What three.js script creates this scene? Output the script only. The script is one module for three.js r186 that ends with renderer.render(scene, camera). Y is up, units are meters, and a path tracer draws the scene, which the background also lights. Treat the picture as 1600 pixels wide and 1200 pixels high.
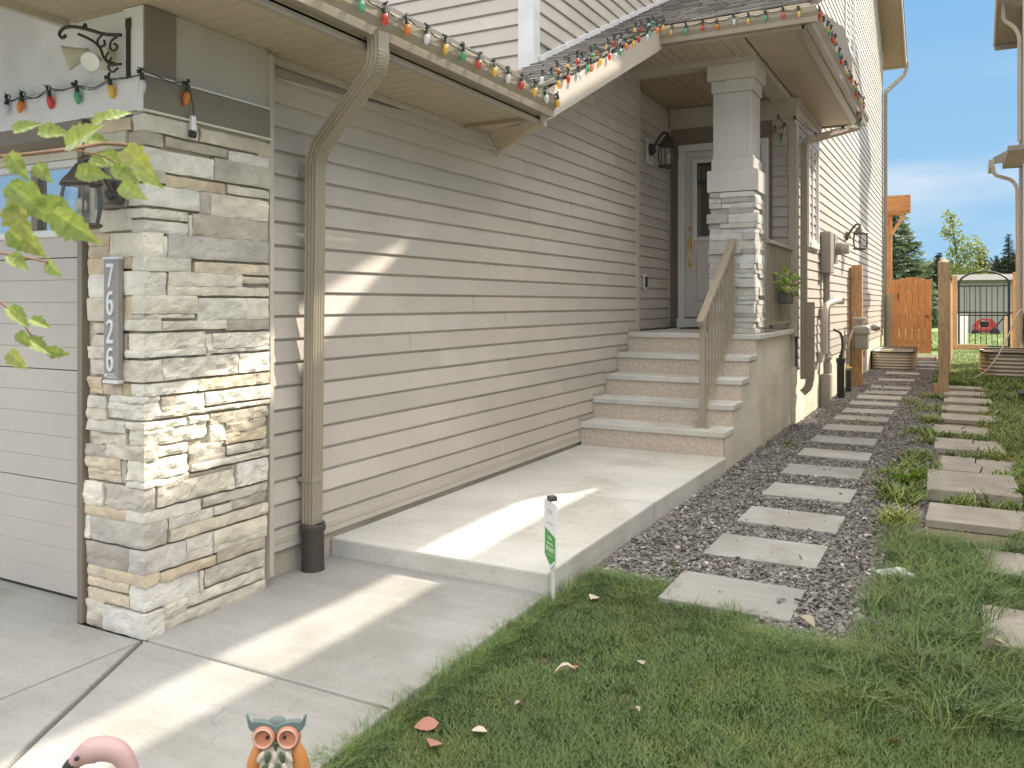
import * as THREE from 'three';
import { mergeGeometries, toCreasedNormals } from 'three/addons/utils/BufferGeometryUtils.js';
import { RoundedBoxGeometry } from 'three/addons/geometries/RoundedBoxGeometry.js';
import { ConvexGeometry } from 'three/addons/geometries/ConvexGeometry.js';
import { TextGeometry } from 'three/addons/geometries/TextGeometry.js';
import { FontLoader } from 'three/addons/loaders/FontLoader.js';

// ---------------------------------------------------------------- camera, sky, sun, exposure
const scene = new THREE.Scene();
const camera = new THREE.PerspectiveCamera(57.96, 1600 / 1452, 0.05, 900);
camera.setViewOffset(1600, 1452, 0, 252, 1600, 1200);   // a lens shifted down: verticals stay upright
camera.position.set(0, 1.385, 0);
camera.focus = 5.5; camera.userData.fStop = 9;
camera.rotation.set(0, THREE.MathUtils.degToRad(28.084), 0);
scene.add(camera);

const EXPOSURE = 3.5;
const SUN = new THREE.Vector3(0.75, 1, -1.1);            // towards the sun
const sun = new THREE.DirectionalLight(new THREE.Color(1.0, 0.92, 0.78), 2.4);
sun.position.copy(SUN).multiplyScalar(40);
sun.castShadow = true; sun.shadow.radius = 1; sun.shadow.mapSize.set(4096, 4096);
Object.assign(sun.shadow.camera, { left: -35, right: 35, top: 35, bottom: -35, near: 1, far: 120 });
scene.add(sun); scene.add(sun.target);

function rng(seed) { let a = seed >>> 0; return () => { a = (a + 0x6D2B79F5) >>> 0; let t = Math.imul(a ^ (a >>> 15), 1 | a); t = (t + Math.imul(t ^ (t >>> 7), 61 | t)) ^ t; return ((t ^ (t >>> 14)) >>> 0) / 4294967296; }; }
const R0 = rng(7626);
const ran = (a = 0, b = 1, r = R0) => a + (b - a) * r();
function hash3(x, y, z) { let h = Math.imul(x | 0, 374761393) ^ Math.imul(y | 0, 668265263) ^ Math.imul(z | 0, 1274126177); h = Math.imul(h ^ (h >>> 13), 1274126177); return ((h ^ (h >>> 16)) >>> 0) / 4294967295; }
const sm = (t) => t * t * (3 - 2 * t), lerp = (a, b, t) => a + (b - a) * t, clamp = (x, a = 0, b = 1) => Math.min(b, Math.max(a, x));
function noise(x, y, z = 0, per = 0, perY = per) {
  const xi = Math.floor(x), yi = Math.floor(y), zi = Math.floor(z), u = sm(x - xi), v = sm(y - yi), w = sm(z - zi);
  const m = (k, q) => q ? ((k % q) + q) % q : k;
  const c = (i, j, k) => hash3(m(xi + i, per), m(yi + j, perY), zi + k);
  return lerp(lerp(lerp(c(0, 0, 0), c(1, 0, 0), u), lerp(c(0, 1, 0), c(1, 1, 0), u), v), lerp(lerp(c(0, 0, 1), c(1, 0, 1), u), lerp(c(0, 1, 1), c(1, 1, 1), u), v), w);
}
function fbm(x, y, z = 0, oct = 4, per = 0, perY = per) { let s = 0, a = 0.5, n = 0; for (let i = 0; i < oct; i++) { s += a * noise(x, y, z + i * 17, per, perY); n += a; a *= 0.5; x *= 2; y *= 2; z *= 2; per *= 2; perY *= 2; } return s / n; }

{ // the sky: blue with thin white cloud streaks, one float texture
  const W = 1024, H = 512, data = new Float32Array(W * H * 4), s = SUN.clone().normalize(), K = 1 / EXPOSURE;
  for (let j = 0; j < H; j++) for (let i = 0; i < W; i++) {
    const lat = ((j + 0.5) / H - 0.5) * Math.PI, lon = ((i + 0.5) / W - 0.5) * 2 * Math.PI;
    const x = Math.cos(lat) * Math.cos(lon), y = Math.sin(lat), z = Math.cos(lat) * Math.sin(lon);
    const e = clamp(y, 0, 1), t = clamp(e / 0.32);
    let r = lerp(0.40, 0.255, t), g = lerp(0.66, 0.53, t), b = lerp(0.90, 0.86, t);
    const d = clamp(x * s.x + y * s.y + z * s.z, 0, 1);
    const q = 1 / (e + 0.12), n = fbm(x * q * 0.9 + 3.7, z * q * 1.3 + 9.1, 2.5, 5), f = fbm(x * q * 3.3, z * q * 5.2, 8, 4);
    const wisp = clamp((n - 0.5) * 4) * clamp(0.2 + f * 1.1) * clamp(e * 8) * clamp((0.27 - e) * 8) * 0.6;
    const veil = sm(clamp((e - 0.365) / 0.17)) * (0.78 + 0.4 * (f - 0.5) + 0.5 * (n - 0.5)), c = clamp(Math.max(wisp, veil)), cw = 4.0 + 0.8 * Math.pow(d, 5);   // bright cloud veil added above the view to fill the shade
    r = lerp(r, veil > wisp ? cw : 0.93, c); g = lerp(g, veil > wisp ? cw * 0.965 : 0.95, c); b = lerp(b, veil > wisp ? cw * 0.9 : 0.98, c);
    if (y < 0) { const k = clamp(1 + y * 6, 0.25, 1); r *= k * 0.8; g *= k * 0.78; b *= k * 0.7; }
    const o = (j * W + i) * 4; data[o] = r * K; data[o + 1] = g * K; data[o + 2] = b * K; data[o + 3] = 1;
  }
  const sky = new THREE.DataTexture(data, W, H, THREE.RGBAFormat, THREE.FloatType);
  sky.mapping = THREE.EquirectangularReflectionMapping; sky.magFilter = sky.minFilter = THREE.LinearFilter; sky.wrapS = THREE.RepeatWrapping; sky.needsUpdate = true;
  scene.background = sky; scene.environment = sky;
}

// ---------------------------------------------------------------- naming and building helpers
const used = {};
function numbered(n) { const k = used[n] = (used[n] ?? -1) + 1; return k ? n + '_' + String(k).padStart(3, '0') : n; }
const origin = new Map();
const org = (o) => origin.get(o) ?? new THREE.Vector3();
function tag(o, label, category, group, kind) { if (label) o.userData.label = label; if (category) o.userData.category = category; if (group) o.userData.group = group; if (kind) o.userData.kind = kind; return o; }
function thing(name, label, category, [x, y, z] = [0, 0, 0], group) {
  const o = new THREE.Group(); o.name = numbered(name); o.position.set(x, y, z); origin.set(o, new THREE.Vector3(x, y, z)); scene.add(o);
  return tag(o, label, category, group);
}
function grp(name, parent) { const o = new THREE.Group(); o.name = name; parent.add(o); origin.set(o, org(parent)); return o; }
// a named mesh; its geometry is given in world metres and moved to its parent's base
function part(name, geo, mat, parent) {
  const g = Array.isArray(geo) ? merge(geo) : geo, p = org(parent ?? scene);
  if (p.lengthSq()) g.translate(-p.x, -p.y, -p.z);
  const m = new THREE.Mesh(g, mat); m.name = parent ? name : numbered(name); m.castShadow = m.receiveShadow = true;
  (parent ?? scene).add(m); origin.set(m, p); return m;
}
function place(o, parent) { o.castShadow = o.receiveShadow = true; (parent ?? scene).add(o); return o; }
function merge(list) {
  const l = list.map((g) => g.index ? g.toNonIndexed() : g), keep = ['position', 'normal', 'uv', 'color'].filter((k) => l.every((g) => g.attributes[k]));
  for (const g of l) for (const k of Object.keys(g.attributes)) if (!keep.includes(k)) g.deleteAttribute(k);
  return mergeGeometries(l);
}
// texture coordinates in metres from the faces' directions
function uvm(g0, along) {
  const g = g0.index ? g0.toNonIndexed() : g0, p = g.attributes.position, uv = new Float32Array(p.count * 2), A = new THREE.Vector3(), B = new THREE.Vector3(), C = new THREE.Vector3();
  for (let i = 0; i < p.count; i += 3) {
    A.fromBufferAttribute(p, i); B.fromBufferAttribute(p, i + 1); C.fromBufferAttribute(p, i + 2);
    const n = B.clone().sub(A).cross(C.clone().sub(A)), ax = Math.abs(n.x), ay = Math.abs(n.y), az = Math.abs(n.z);
    [A, B, C].forEach((v, k) => {
      let u, w; if (ay >= ax && ay >= az) { u = v.x; w = v.z; } else if (ax >= az) { u = v.z; w = v.y; } else { u = v.x; w = v.y; }
      if (along === 'y' && !(ay >= ax && ay >= az)) { const q = u; u = w; w = q; }
      if (along === 'z' && ay >= ax && ay >= az) { const q = u; u = w; w = q; }
      uv[(i + k) * 2] = u; uv[(i + k) * 2 + 1] = w;
    });
  }
  g.setAttribute('uv', new THREE.BufferAttribute(uv, 2)); return g;
}
function bx(x0, x1, y0, y1, z0, z1, along) {
  const g = new THREE.BoxGeometry(Math.abs(x1 - x0), Math.abs(y1 - y0), Math.abs(z1 - z0)); g.translate((x0 + x1) / 2, (y0 + y1) / 2, (z0 + z1) / 2); return uvm(g, along);
}
function rb(x0, x1, y0, y1, z0, z1, r = 0.006, along, seg = 2) {
  const w = Math.abs(x1 - x0), h = Math.abs(y1 - y0), d = Math.abs(z1 - z0);
  const g = new RoundedBoxGeometry(w, h, d, seg, Math.min(r, w / 2.01, h / 2.01, d / 2.01)); g.translate((x0 + x1) / 2, (y0 + y1) / 2, (z0 + z1) / 2); return uvm(g, along);
}
function tube(pts, r, seg = 24, rad = 8, closed = false) { return uvm(new THREE.TubeGeometry(new THREE.CatmullRomCurve3(pts.map((p) => new THREE.Vector3(...p)), closed, 'centripetal'), seg, r, rad, closed)); }
function rod(a, b, r, rad = 8, r2 = r) {
  const A = new THREE.Vector3(...a), B = new THREE.Vector3(...b), d = B.clone().sub(A), g = new THREE.CylinderGeometry(r2, r, d.length(), rad);
  g.applyQuaternion(new THREE.Quaternion().setFromUnitVectors(new THREE.Vector3(0, 1, 0), d.clone().normalize())); g.translate(...A.add(B).multiplyScalar(0.5).toArray()); return g;
}
// a bar of rectangular section between two points; side = direction of its width
function bar(a, b, w, h, side = [0, 0, 1], r = 0) {
  const A = new THREE.Vector3(...a), B = new THREE.Vector3(...b), d = B.clone().sub(A), L = d.length(); d.normalize();
  const s = new THREE.Vector3(...side); s.addScaledVector(d, -s.dot(d)).normalize(); const u = s.clone().cross(d);
  const g = r ? new RoundedBoxGeometry(w, L, h, 2, r) : new THREE.BoxGeometry(w, L, h);
  g.applyMatrix4(new THREE.Matrix4().makeBasis(s, d, s.clone().cross(d))); g.translate(...A.add(B).multiplyScalar(0.5).toArray()); return uvm(g);
}
function prism(pts, x0, x1, axis = 'x') { // outline extruded along an axis: pts are (z,y) for x, (x,y) for z
  const s = new THREE.Shape(pts.map((p) => new THREE.Vector2(axis === 'x' ? -p[0] : p[0], p[1])));
  const g = new THREE.ExtrudeGeometry(s, { depth: x1 - x0, bevelEnabled: false });
  if (axis === 'x') { g.rotateY(Math.PI / 2); g.translate(x0, 0, 0); } else g.translate(0, 0, x0);
  return uvm(g);
}
function quads(list) { // [a,b,c,d] corner points, counter-clockwise from outside
  const p = []; for (const [a, b, c, d] of list) p.push(...a, ...b, ...c, ...a, ...c, ...d);
  const g = new THREE.BufferGeometry(); g.setAttribute('position', new THREE.BufferAttribute(new Float32Array(p), 3)); g.computeVertexNormals(); return uvm(g);
}
// sweep of a rectangular, fluted section along a path (downspouts)
function spout(path, w, d, side = [0, 0, 1], crimp = []) {
  const curve = new THREE.CurvePath(), P = path.map((p) => new THREE.Vector3(...p)), pts = [];
  for (let i = 0; i < P.length; i++) {
    if (i === 0 || i === P.length - 1) { pts.push([P[i], 0]); continue; }
    const a = P[i - 1].clone().sub(P[i]), b = P[i + 1].clone().sub(P[i]), r = Math.min(0.1, a.length() / 2.2, b.length() / 2.2); a.normalize(); b.normalize();
    const A = P[i].clone().addScaledVector(a, r), B = P[i].clone().addScaledVector(b, r);
    for (let k = 0; k <= 20; k++) { const t = k / 20, q = A.clone().multiplyScalar((1 - t) * (1 - t)).addScaledVector(P[i], 2 * t * (1 - t)).addScaledVector(B, t * t); pts.push([q, k % 2 ? 0.035 : -0.02]); }
  }
  const sec = []; // outline with three flutes on each broad side
  const hw = w / 2, hd = d / 2, f = 0.006;
  for (const [sx, sy, ax] of [[1, 1, 0], [1, -1, 0], [-1, -1, 0], [-1, 1, 0]]) { void ax; }
  const edge = (x0, y0, x1, y1, n) => { for (let k = 0; k < n; k++) { const t = k / n, dent = k % 2 ? f : 0, nx = y1 - y0, ny = x0 - x1, l = Math.hypot(nx, ny); sec.push([lerp(x0, x1, t) - nx / l * dent, lerp(y0, y1, t) - ny / l * dent]); } };
  edge(-hw, -hd, hw, -hd, 8); edge(hw, -hd, hw, hd, 6); edge(hw, hd, -hw, hd, 8); edge(-hw, hd, -hw, -hd, 6);
  const n = sec.length, pos = [], S = new THREE.Vector3(...side), ring = [];
  for (let i = 0; i < pts.length; i++) {
    const t = pts[Math.min(i + 1, pts.length - 1)][0].clone().sub(pts[Math.max(i - 1, 0)][0]).normalize(), s = S.clone().addScaledVector(t, -S.dot(t)).normalize(), u = t.clone().cross(s), k = 1 + pts[i][1];
    ring.push(sec.map(([a, b]) => pts[i][0].clone().addScaledVector(s, a * k).addScaledVector(u, b * k)));
  }
  for (let i = 0; i + 1 < ring.length; i++) for (let j = 0; j < n; j++) { const a = ring[i][j], b = ring[i][(j + 1) % n], c = ring[i + 1][(j + 1) % n], e = ring[i + 1][j]; for (const v of [a, b, c, a, c, e]) pos.push(v.x, v.y, v.z); }
  for (const [r, flip] of [[ring[0], 1], [ring[ring.length - 1], 0]]) for (let j = 1; j + 1 < n; j++) for (const v of flip ? [r[0], r[j + 1], r[j]] : [r[0], r[j], r[j + 1]]) pos.push(v.x, v.y, v.z);
  const g = new THREE.BufferGeometry(); g.setAttribute('position', new THREE.BufferAttribute(new Float32Array(pos), 3)); g.computeVertexNormals(); return uvm(g, 'y');
}
function tint(g, r, gg, b) { const n = g.attributes.position.count, c = new Float32Array(n * 3); for (let i = 0; i < n; i++) { c[i * 3] = r; c[i * 3 + 1] = gg; c[i * 3 + 2] = b; } g.setAttribute('color', new THREE.BufferAttribute(c, 3)); return g; }

// ---------------------------------------------------------------- procedural materials
function texture(size, fn, metres, srgb = false, metresV = metres) {
  const d = new Uint8Array(size * size * 4);
  for (let j = 0; j < size; j++) for (let i = 0; i < size; i++) { const v = fn(i / size, j / size), o = (j * size + i) * 4, a = Array.isArray(v) ? v : [v, v, v]; for (let k = 0; k < 3; k++) d[o + k] = 255 * clamp(a[k]); d[o + 3] = 255; }
  const t = new THREE.DataTexture(d, size, size); t.wrapS = t.wrapT = THREE.RepeatWrapping; t.magFilter = THREE.LinearFilter; t.minFilter = THREE.LinearMipmapLinearFilter; t.generateMipmaps = true;
  if (srgb) t.colorSpace = THREE.SRGBColorSpace; t.repeat.set(1 / metres, 1 / metresV); t.needsUpdate = true; return t;
}
const again = (t, metres, metresV = metres) => { const c = t.clone(); c.repeat.set(1 / metres, 1 / metresV); c.needsUpdate = true; return c; };
const rT = rng(5);
const specks = Array.from({ length: 900 }, () => [rT(), rT(), 0.0015 + rT() * rT() * 0.006, rT()]);
const T = {
  concrete: texture(1024, (u, v) => {
    const n = fbm(u * 6, v * 6, 1, 5, 6), m = fbm(u * 3, v * 3, 4, 4, 3), g = noise(u * 340, v * 340, 3, 340), br = fbm(u * 4, v * 70, 7, 3, 4, 70), st = clamp((fbm(u * 5 + 3, v * 5, 12, 5, 5) - 0.56) * 6), pit = clamp((noise(u * 170, v * 170, 15, 170) - 0.86) * 7) * noise(u * 9, v * 9, 2, 9), cr = Math.abs(fbm(u * 4, v * 4, 44, 5, 4) - 0.5), crack = fbm(u * 2, v * 2, 50, 2, 2) > 0.6 ? clamp(1 - cr * 260) : 0;
    const k = 0.76 + 0.24 * (n - 0.5) + 0.34 * (m - 0.5) + 0.10 * (g - 0.5) + 0.10 * (br - 0.5) - 0.11 * st - 0.22 * pit - 0.2 * crack;
    return [k, k * (0.995 - 0.012 * st), k * (0.985 - 0.05 * st + 0.03 * (m - 0.5))];
  }, 2.3),
  fine: texture(256, (u, v) => 0.5 + 0.5 * (fbm(u * 24, v * 24, 2, 4, 24) - 0.5) + 0.25 * (noise(u * 128, v * 128, 5, 128) - 0.5), 0.35),
  mottle: texture(256, (u, v) => 0.84 + 0.3 * (fbm(u * 5, v * 5, 9, 5, 5) - 0.5), 1.3),
  grain: texture(256, (u, v) => 0.5 + 0.6 * (fbm(u * 3, v * 48, 6, 4, 3, 48) - 0.5), 0.5, false, 0.12),
  dirt: texture(512, (u, v) => { const n = fbm(u * 4, v * 4, 21, 5, 4), s = fbm(u * 14, v * 2, 11, 4, 14, 2); return 0.93 + 0.2 * (n - 0.5) + 0.12 * (s - 0.5); }, 2.7),
  wood: texture(512, (u, v) => {
    const w = fbm(u * 2, v * 14, 3, 4, 2, 14), r = Math.sin((v * 26 + w * 9 + fbm(u * 3, v * 3, 13, 3, 3) * 5) * Math.PI * 2 * 0.5), f = noise(u * 12, v * 180, 4, 12, 180);
    let k = 0.78 + 0.13 * r + 0.16 * (f - 0.5) + 0.22 * (fbm(u * 2, v * 2, 8, 3, 2) - 0.5);
    for (const [kx, ky] of [[0.2, 0.3], [0.7, 0.62], [0.45, 0.85]]) { const d = Math.hypot((u - kx) * 2.6, (v - ky) * 1.1); k *= 1 - 0.55 * Math.exp(-d * d * 900); }
    return [k, k * (0.94 + 0.04 * r), k * (0.88 + 0.06 * r)];
  }, 1.5, false, 0.6),
  pebble: texture(512, (u, v) => { // exposed aggregate: small stones of several browns and greys
    const N = 46; let b = 9, id = 0; const x = u * N, y = v * N, xi = Math.floor(x), yi = Math.floor(y);
    for (let i = -1; i <= 1; i++) for (let j = -1; j <= 1; j++) { const cx = (xi + i + N) % N, cy = (yi + j + N) % N, dx = xi + i + hash3(cx, cy, 1) - x, dy = yi + j + hash3(cx, cy, 2) - y, d = Math.hypot(dx, dy) * (0.8 + 0.7 * hash3(cx, cy, 4)); if (d < b) { b = d; id = hash3(cx, cy, 3); } }
    const edge = clamp((0.52 - b) * 6), tone = 0.36 + 0.42 * id, base = [0.62, 0.57, 0.5], st = [tone, tone * (0.95 - 0.06 * hash3(id * 999, 1, 1)), tone * (0.86 + 0.08 * hash3(id * 999, 2, 2))];
    return [0, 1, 2].map((k) => lerp(base[k], st[k], edge));
  }, 0.42),
  soil: texture(512, (u, v) => { const n = fbm(u * 8, v * 8, 31, 5, 8), f = noise(u * 150, v * 150, 2, 150), m = clamp((fbm(u * 3, v * 3, 5, 4, 3) - 0.42) * 5); return [lerp(0.42, 0.30, m) * (0.6 + 0.8 * n) + 0.1 * (f - 0.5), lerp(0.33, 0.36, m) * (0.6 + 0.8 * n) + 0.1 * (f - 0.5), lerp(0.24, 0.17, m) * (0.6 + 0.8 * n) + 0.07 * (f - 0.5)]; }, 2.1),
  chips: texture(512, (u, v) => { const N = 60; let b = 9, b2 = 9, id = 0; const x = u * N, y = v * N, xi = Math.floor(x), yi = Math.floor(y);
    for (let i = -1; i <= 1; i++) for (let j = -1; j <= 1; j++) { const cx = (xi + i + N) % N, cy = (yi + j + N) % N, d = Math.hypot(xi + i + hash3(cx, cy, 11) - x, yi + j + hash3(cx, cy, 12) - y); if (d < b) { b2 = b; b = d; id = hash3(cx, cy, 13); } else if (d < b2) b2 = d; }
    const e = clamp((b2 - b) * 5), k = (0.25 + 0.6 * id) * (0.35 + 0.65 * e); return [k, k * 0.93, k * 0.92]; }, 1.2),
};
const M = {};
function mat(name, r, g, b, rough = 0.7, o = {}) { const m = new THREE.MeshStandardMaterial({ roughness: rough, ...o }); m.color.setRGB(r, g, b); m.name = name; M[name] = m; return m; }
const bump = (t, s, m, mv) => ({ bumpMap: m ? again(t, m, mv) : t, bumpScale: s });
mat('siding', 0.555, 0.50, 0.445, 0.5, { map: T.dirt, ...bump(T.grain, 0.0011, 0.9, 0.1) });
mat('sidingB', 0.575, 0.522, 0.47, 0.5, { map: again(T.dirt, 2.1), ...bump(T.grain, 0.0011, 0.9, 0.1) });
mat('sidingC', 0.535, 0.485, 0.435, 0.52, { map: again(T.dirt, 3.3), ...bump(T.grain, 0.0011, 0.9, 0.1) });
mat('sidingLight', 0.84, 0.82, 0.78, 0.5, { map: T.dirt, ...bump(T.grain, 0.0011, 0.9, 0.1) });
mat('trim', 0.52, 0.465, 0.40, 0.45, { map: T.dirt });
mat('taupe', 0.245, 0.205, 0.165, 0.55, { map: T.dirt, ...bump(T.grain, 0.0012) });
mat('metalTrim', 0.37, 0.315, 0.24, 0.32, { map: T.dirt });
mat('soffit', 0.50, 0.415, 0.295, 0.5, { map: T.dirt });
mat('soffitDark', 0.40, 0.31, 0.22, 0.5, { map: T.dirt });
mat('white', 0.8, 0.79, 0.77, 0.4, { map: T.dirt });
mat('cream', 0.72, 0.68, 0.58, 0.5, { map: T.dirt });
mat('board', 0.75, 0.75, 0.77, 0.6, { map: T.mottle, ...bump(T.grain, 0.0014) });  // on the garage front, taupe paint lightened to stand for open-sky light
mat('panel', 0.5, 0.46, 0.42, 0.6, { map: T.dirt });
mat('garageDoor', 0.56, 0.51, 0.465, 0.45, { map: T.dirt, ...bump(T.fine, 0.0004, 0.1) });
mat('column', 0.58, 0.55, 0.51, 0.55, { map: T.dirt, ...bump(T.grain, 0.0008) });
mat('door', 0.7, 0.67, 0.66, 0.45, { map: T.dirt });
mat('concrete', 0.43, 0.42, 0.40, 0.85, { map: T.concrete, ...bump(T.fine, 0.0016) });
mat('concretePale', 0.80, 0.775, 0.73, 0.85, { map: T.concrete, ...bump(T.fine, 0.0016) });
mat('concreteWarm', 0.56, 0.51, 0.43, 0.9, { map: T.concrete, ...bump(T.fine, 0.003) });
mat('parging', 0.88, 0.82, 0.69, 0.9, { map: T.concrete, ...bump(T.fine, 0.002) });
mat('slab', 0.47, 0.45, 0.42, 0.85, { map: again(T.concrete, 1.1), ...bump(T.fine, 0.0015) });
mat('slabBrown', 0.50, 0.45, 0.39, 0.9, { map: again(T.concrete, 0.9), ...bump(T.fine, 0.002) });
mat('aggregate', 1.0, 0.93, 0.84, 0.85, { map: T.pebble, ...bump(T.pebble, 0.004) });
mat('stone', 1, 1, 1, 0.9, { vertexColors: true, map: again(T.mottle, 0.21), ...bump(T.fine, 0.006, 0.16) });
mat('mortar', 0.56, 0.50, 0.42, 0.95, { ...bump(T.fine, 0.004, 0.15) });
mat('shingle', 1, 1, 1, 0.95, { vertexColors: true, map: again(T.mottle, 0.2), ...bump(T.fine, 0.002, 0.05) });
mat('gravelBed', 0.4, 0.36, 0.36, 0.95, { map: T.chips, ...bump(T.chips, 0.008) });
mat('soil', 0.5, 0.5, 0.5, 0.95, { map: T.soil, ...bump(T.soil, 0.01) });
mat('grass', 1, 1, 1, 0.6, { side: THREE.DoubleSide });
mat('gravel', 1, 1, 1, 0.8, { ...bump(T.fine, 0.001, 0.05) });
mat('cedar', 0.66, 0.32, 0.125, 0.65, { map: T.wood, ...bump(T.wood, 0.001) });
mat('lumber', 0.62, 0.40, 0.215, 0.7, { map: T.wood, ...bump(T.wood, 0.001) });
mat('lumberGrey', 0.50, 0.37, 0.235, 0.7, { map: T.wood, ...bump(T.wood, 0.001) });
mat('black', 0.02, 0.019, 0.018, 0.45);
mat('iron', 0.045, 0.036, 0.03, 0.45, { metalness: 0.3 });
mat('bronze', 0.10, 0.085, 0.075, 0.5, { metalness: 0.2 });
mat('utility', 0.36, 0.33, 0.285, 0.5, { map: T.dirt });
mat('pvc', 0.46, 0.43, 0.375, 0.4);
mat('brass', 0.8, 0.6, 0.26, 0.25, { metalness: 0.9 });
mat('steel', 0.62, 0.61, 0.58, 0.35, { metalness: 0.8 });
mat('pewter', 0.33, 0.30, 0.285, 0.4, { metalness: 0.35, ...bump(T.fine, 0.0016, 0.06) });
mat('silver', 0.78, 0.78, 0.78, 0.3, { metalness: 0.4 });
mat('dark', 0.03, 0.028, 0.026, 0.7);
mat('corrugated', 0.55, 0.48, 0.38, 0.45, { metalness: 0.2, map: T.dirt });
const glassy = (name, r, g, b, rough, t, o = {}) => { const m = new THREE.MeshPhysicalMaterial({ roughness: rough, transmission: t, thickness: 0, ior: 1.5, ...o }); m.color.setRGB(r, g, b); m.name = name; M[name] = m; return m; };
glassy('pane', 0.93, 0.95, 0.95, 0.03, 1);
mat('garagePane', 0.62, 0.64, 0.66, 0.03, { metalness: 0.85 });
mat('doorPane', 0.34, 0.36, 0.36, 0.04, { metalness: 0.85 });
glassy('windowPane', 0.10, 0.11, 0.12, 0.03, 0.5);
glassy('leaf', 0.20, 0.30, 0.045, 0.75, 0.5, { side: THREE.DoubleSide, vertexColors: true });
M.leaf.color.setRGB(1, 1, 1);
const bulbTint = { red: [0.82, 0.10, 0.075], orange: [0.9, 0.36, 0.06], yellow: [0.92, 0.66, 0.14], green: [0.16, 0.58, 0.36], white: [0.85, 0.85, 0.88] };
for (const [k, c] of Object.entries(bulbTint)) glassy('bulb_' + k, ...c, 0.25, 0.55, { clearcoat: 0.6, clearcoatRoughness: 0.1 });
const font = await new FontLoader().loadAsync('fonts/droid/droid_sans_bold.typeface.json');
const fontRegular = await new FontLoader().loadAsync('fonts/droid/droid_sans_regular.typeface.json');

// ---------------------------------------------------------------- ground, walk, drive, path bed
const S = (o, label) => tag(o, label, null, null, 'structure');
S(part('ground', uvm(new THREE.PlaneGeometry(900, 900, 1, 1).rotateX(-Math.PI / 2).translate(0, -0.055, 0)), M.soil));
function slabGeo(pts, y0, y1, bev = 0.012) {
  const s = new THREE.Shape(pts.map((p) => new THREE.Vector2(p[0], -p[1])));
  const g = new THREE.ExtrudeGeometry(s, { depth: y1 - y0 - 2 * bev, bevelEnabled: true, bevelThickness: bev, bevelSize: bev, bevelOffset: -bev, bevelSegments: 2, curveSegments: 6 });
  g.rotateX(-Math.PI / 2); g.translate(0, y0 + bev, 0); return uvm(g);
}
const XW = -3.05, XH = -1.68, ZD = -10.15, SLAB = 0.1;
{
  const walk = thing('walkway', 'broad pale concrete walk in slabs from the drive along the house to the steps'); walk.userData.kind = 'structure';
  const g = 0.005;
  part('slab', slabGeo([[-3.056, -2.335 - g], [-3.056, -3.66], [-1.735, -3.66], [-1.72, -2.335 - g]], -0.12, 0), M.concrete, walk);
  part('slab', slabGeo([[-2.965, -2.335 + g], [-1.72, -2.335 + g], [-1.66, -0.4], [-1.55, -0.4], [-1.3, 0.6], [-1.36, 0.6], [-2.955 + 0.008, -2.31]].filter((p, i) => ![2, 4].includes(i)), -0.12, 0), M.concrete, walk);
  part('slab', slabGeo([[-3.05, -3.605], [-3.05, -5.22 + g], [-1.745, -5.22 + g], [-1.735, -3.605]], -0.12, SLAB), M.concretePale, walk);  // cleaner concrete, lightened further to make up for skylight blocked here
  part('slab', slabGeo([[-3.05, -5.22 - g], [-3.05, -7.03], [-1.72, -7.03], [-1.745, -5.22 - g]], -0.12, SLAB), M.concretePale, walk);  // likewise lightened to offset the blocked skylight
  const drive = thing('driveway', 'pale concrete driveway slab in front of the garage door'); drive.userData.kind = 'structure';
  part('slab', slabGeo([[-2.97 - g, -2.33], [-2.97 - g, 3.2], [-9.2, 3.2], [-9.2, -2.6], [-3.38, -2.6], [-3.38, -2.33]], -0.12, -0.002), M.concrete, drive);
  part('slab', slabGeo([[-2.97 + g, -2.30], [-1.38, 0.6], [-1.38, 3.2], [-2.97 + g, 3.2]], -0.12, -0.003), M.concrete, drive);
  S(part('street', uvm(new THREE.PlaneGeometry(120, 9).rotateX(-Math.PI / 2).translate(0, -0.04, 15)), mat('asphalt', 0.09, 0.088, 0.085, 0.9, { map: T.concrete })), 'grey asphalt street in front of the house');
  S(part('pavement', bx(-60, 60, -0.1, 0.03, 8.3, 10.4), M.concrete), 'pale concrete pavement along the street');
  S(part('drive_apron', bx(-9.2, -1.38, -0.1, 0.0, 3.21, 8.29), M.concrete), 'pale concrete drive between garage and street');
  const bed = new THREE.Shape([[-1.72, 3.98], [-1.2, 4.02], [-0.86, 3.70], [-0.36, 3.64], [-0.30, 4.6], [-0.2, 6.0], [-0.22, 9], [-0.24, 14], [-0.28, 22.5], [-1.66, 22.5], [-1.7, 10], [-1.74, 7], [-1.74, 3.98]].map((p) => new THREE.Vector2(...p)));
  S(part('gravel_bed', uvm(new THREE.ShapeGeometry(bed).rotateX(-Math.PI / 2).translate(0, -0.034, 0)), M.gravelBed), 'bed of crushed dark grey stone between the house and the lawn');
  const far = mat('farLawn', 0.16, 0.23, 0.05, 0.9, { map: T.mottle, ...bump(T.soil, 0.02) });
  S(part('back_lawn', uvm(new THREE.PlaneGeometry(40, 60).rotateX(-Math.PI / 2).translate(5, -0.045, -56)), far), 'sunny back lawn beyond the iron gate');
  S(part('front_lawn', uvm(new THREE.PlaneGeometry(16, 7.4).rotateX(-Math.PI / 2).translate(6.7, -0.045, 4.4)), far), 'front lawn towards the street');
}

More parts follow.
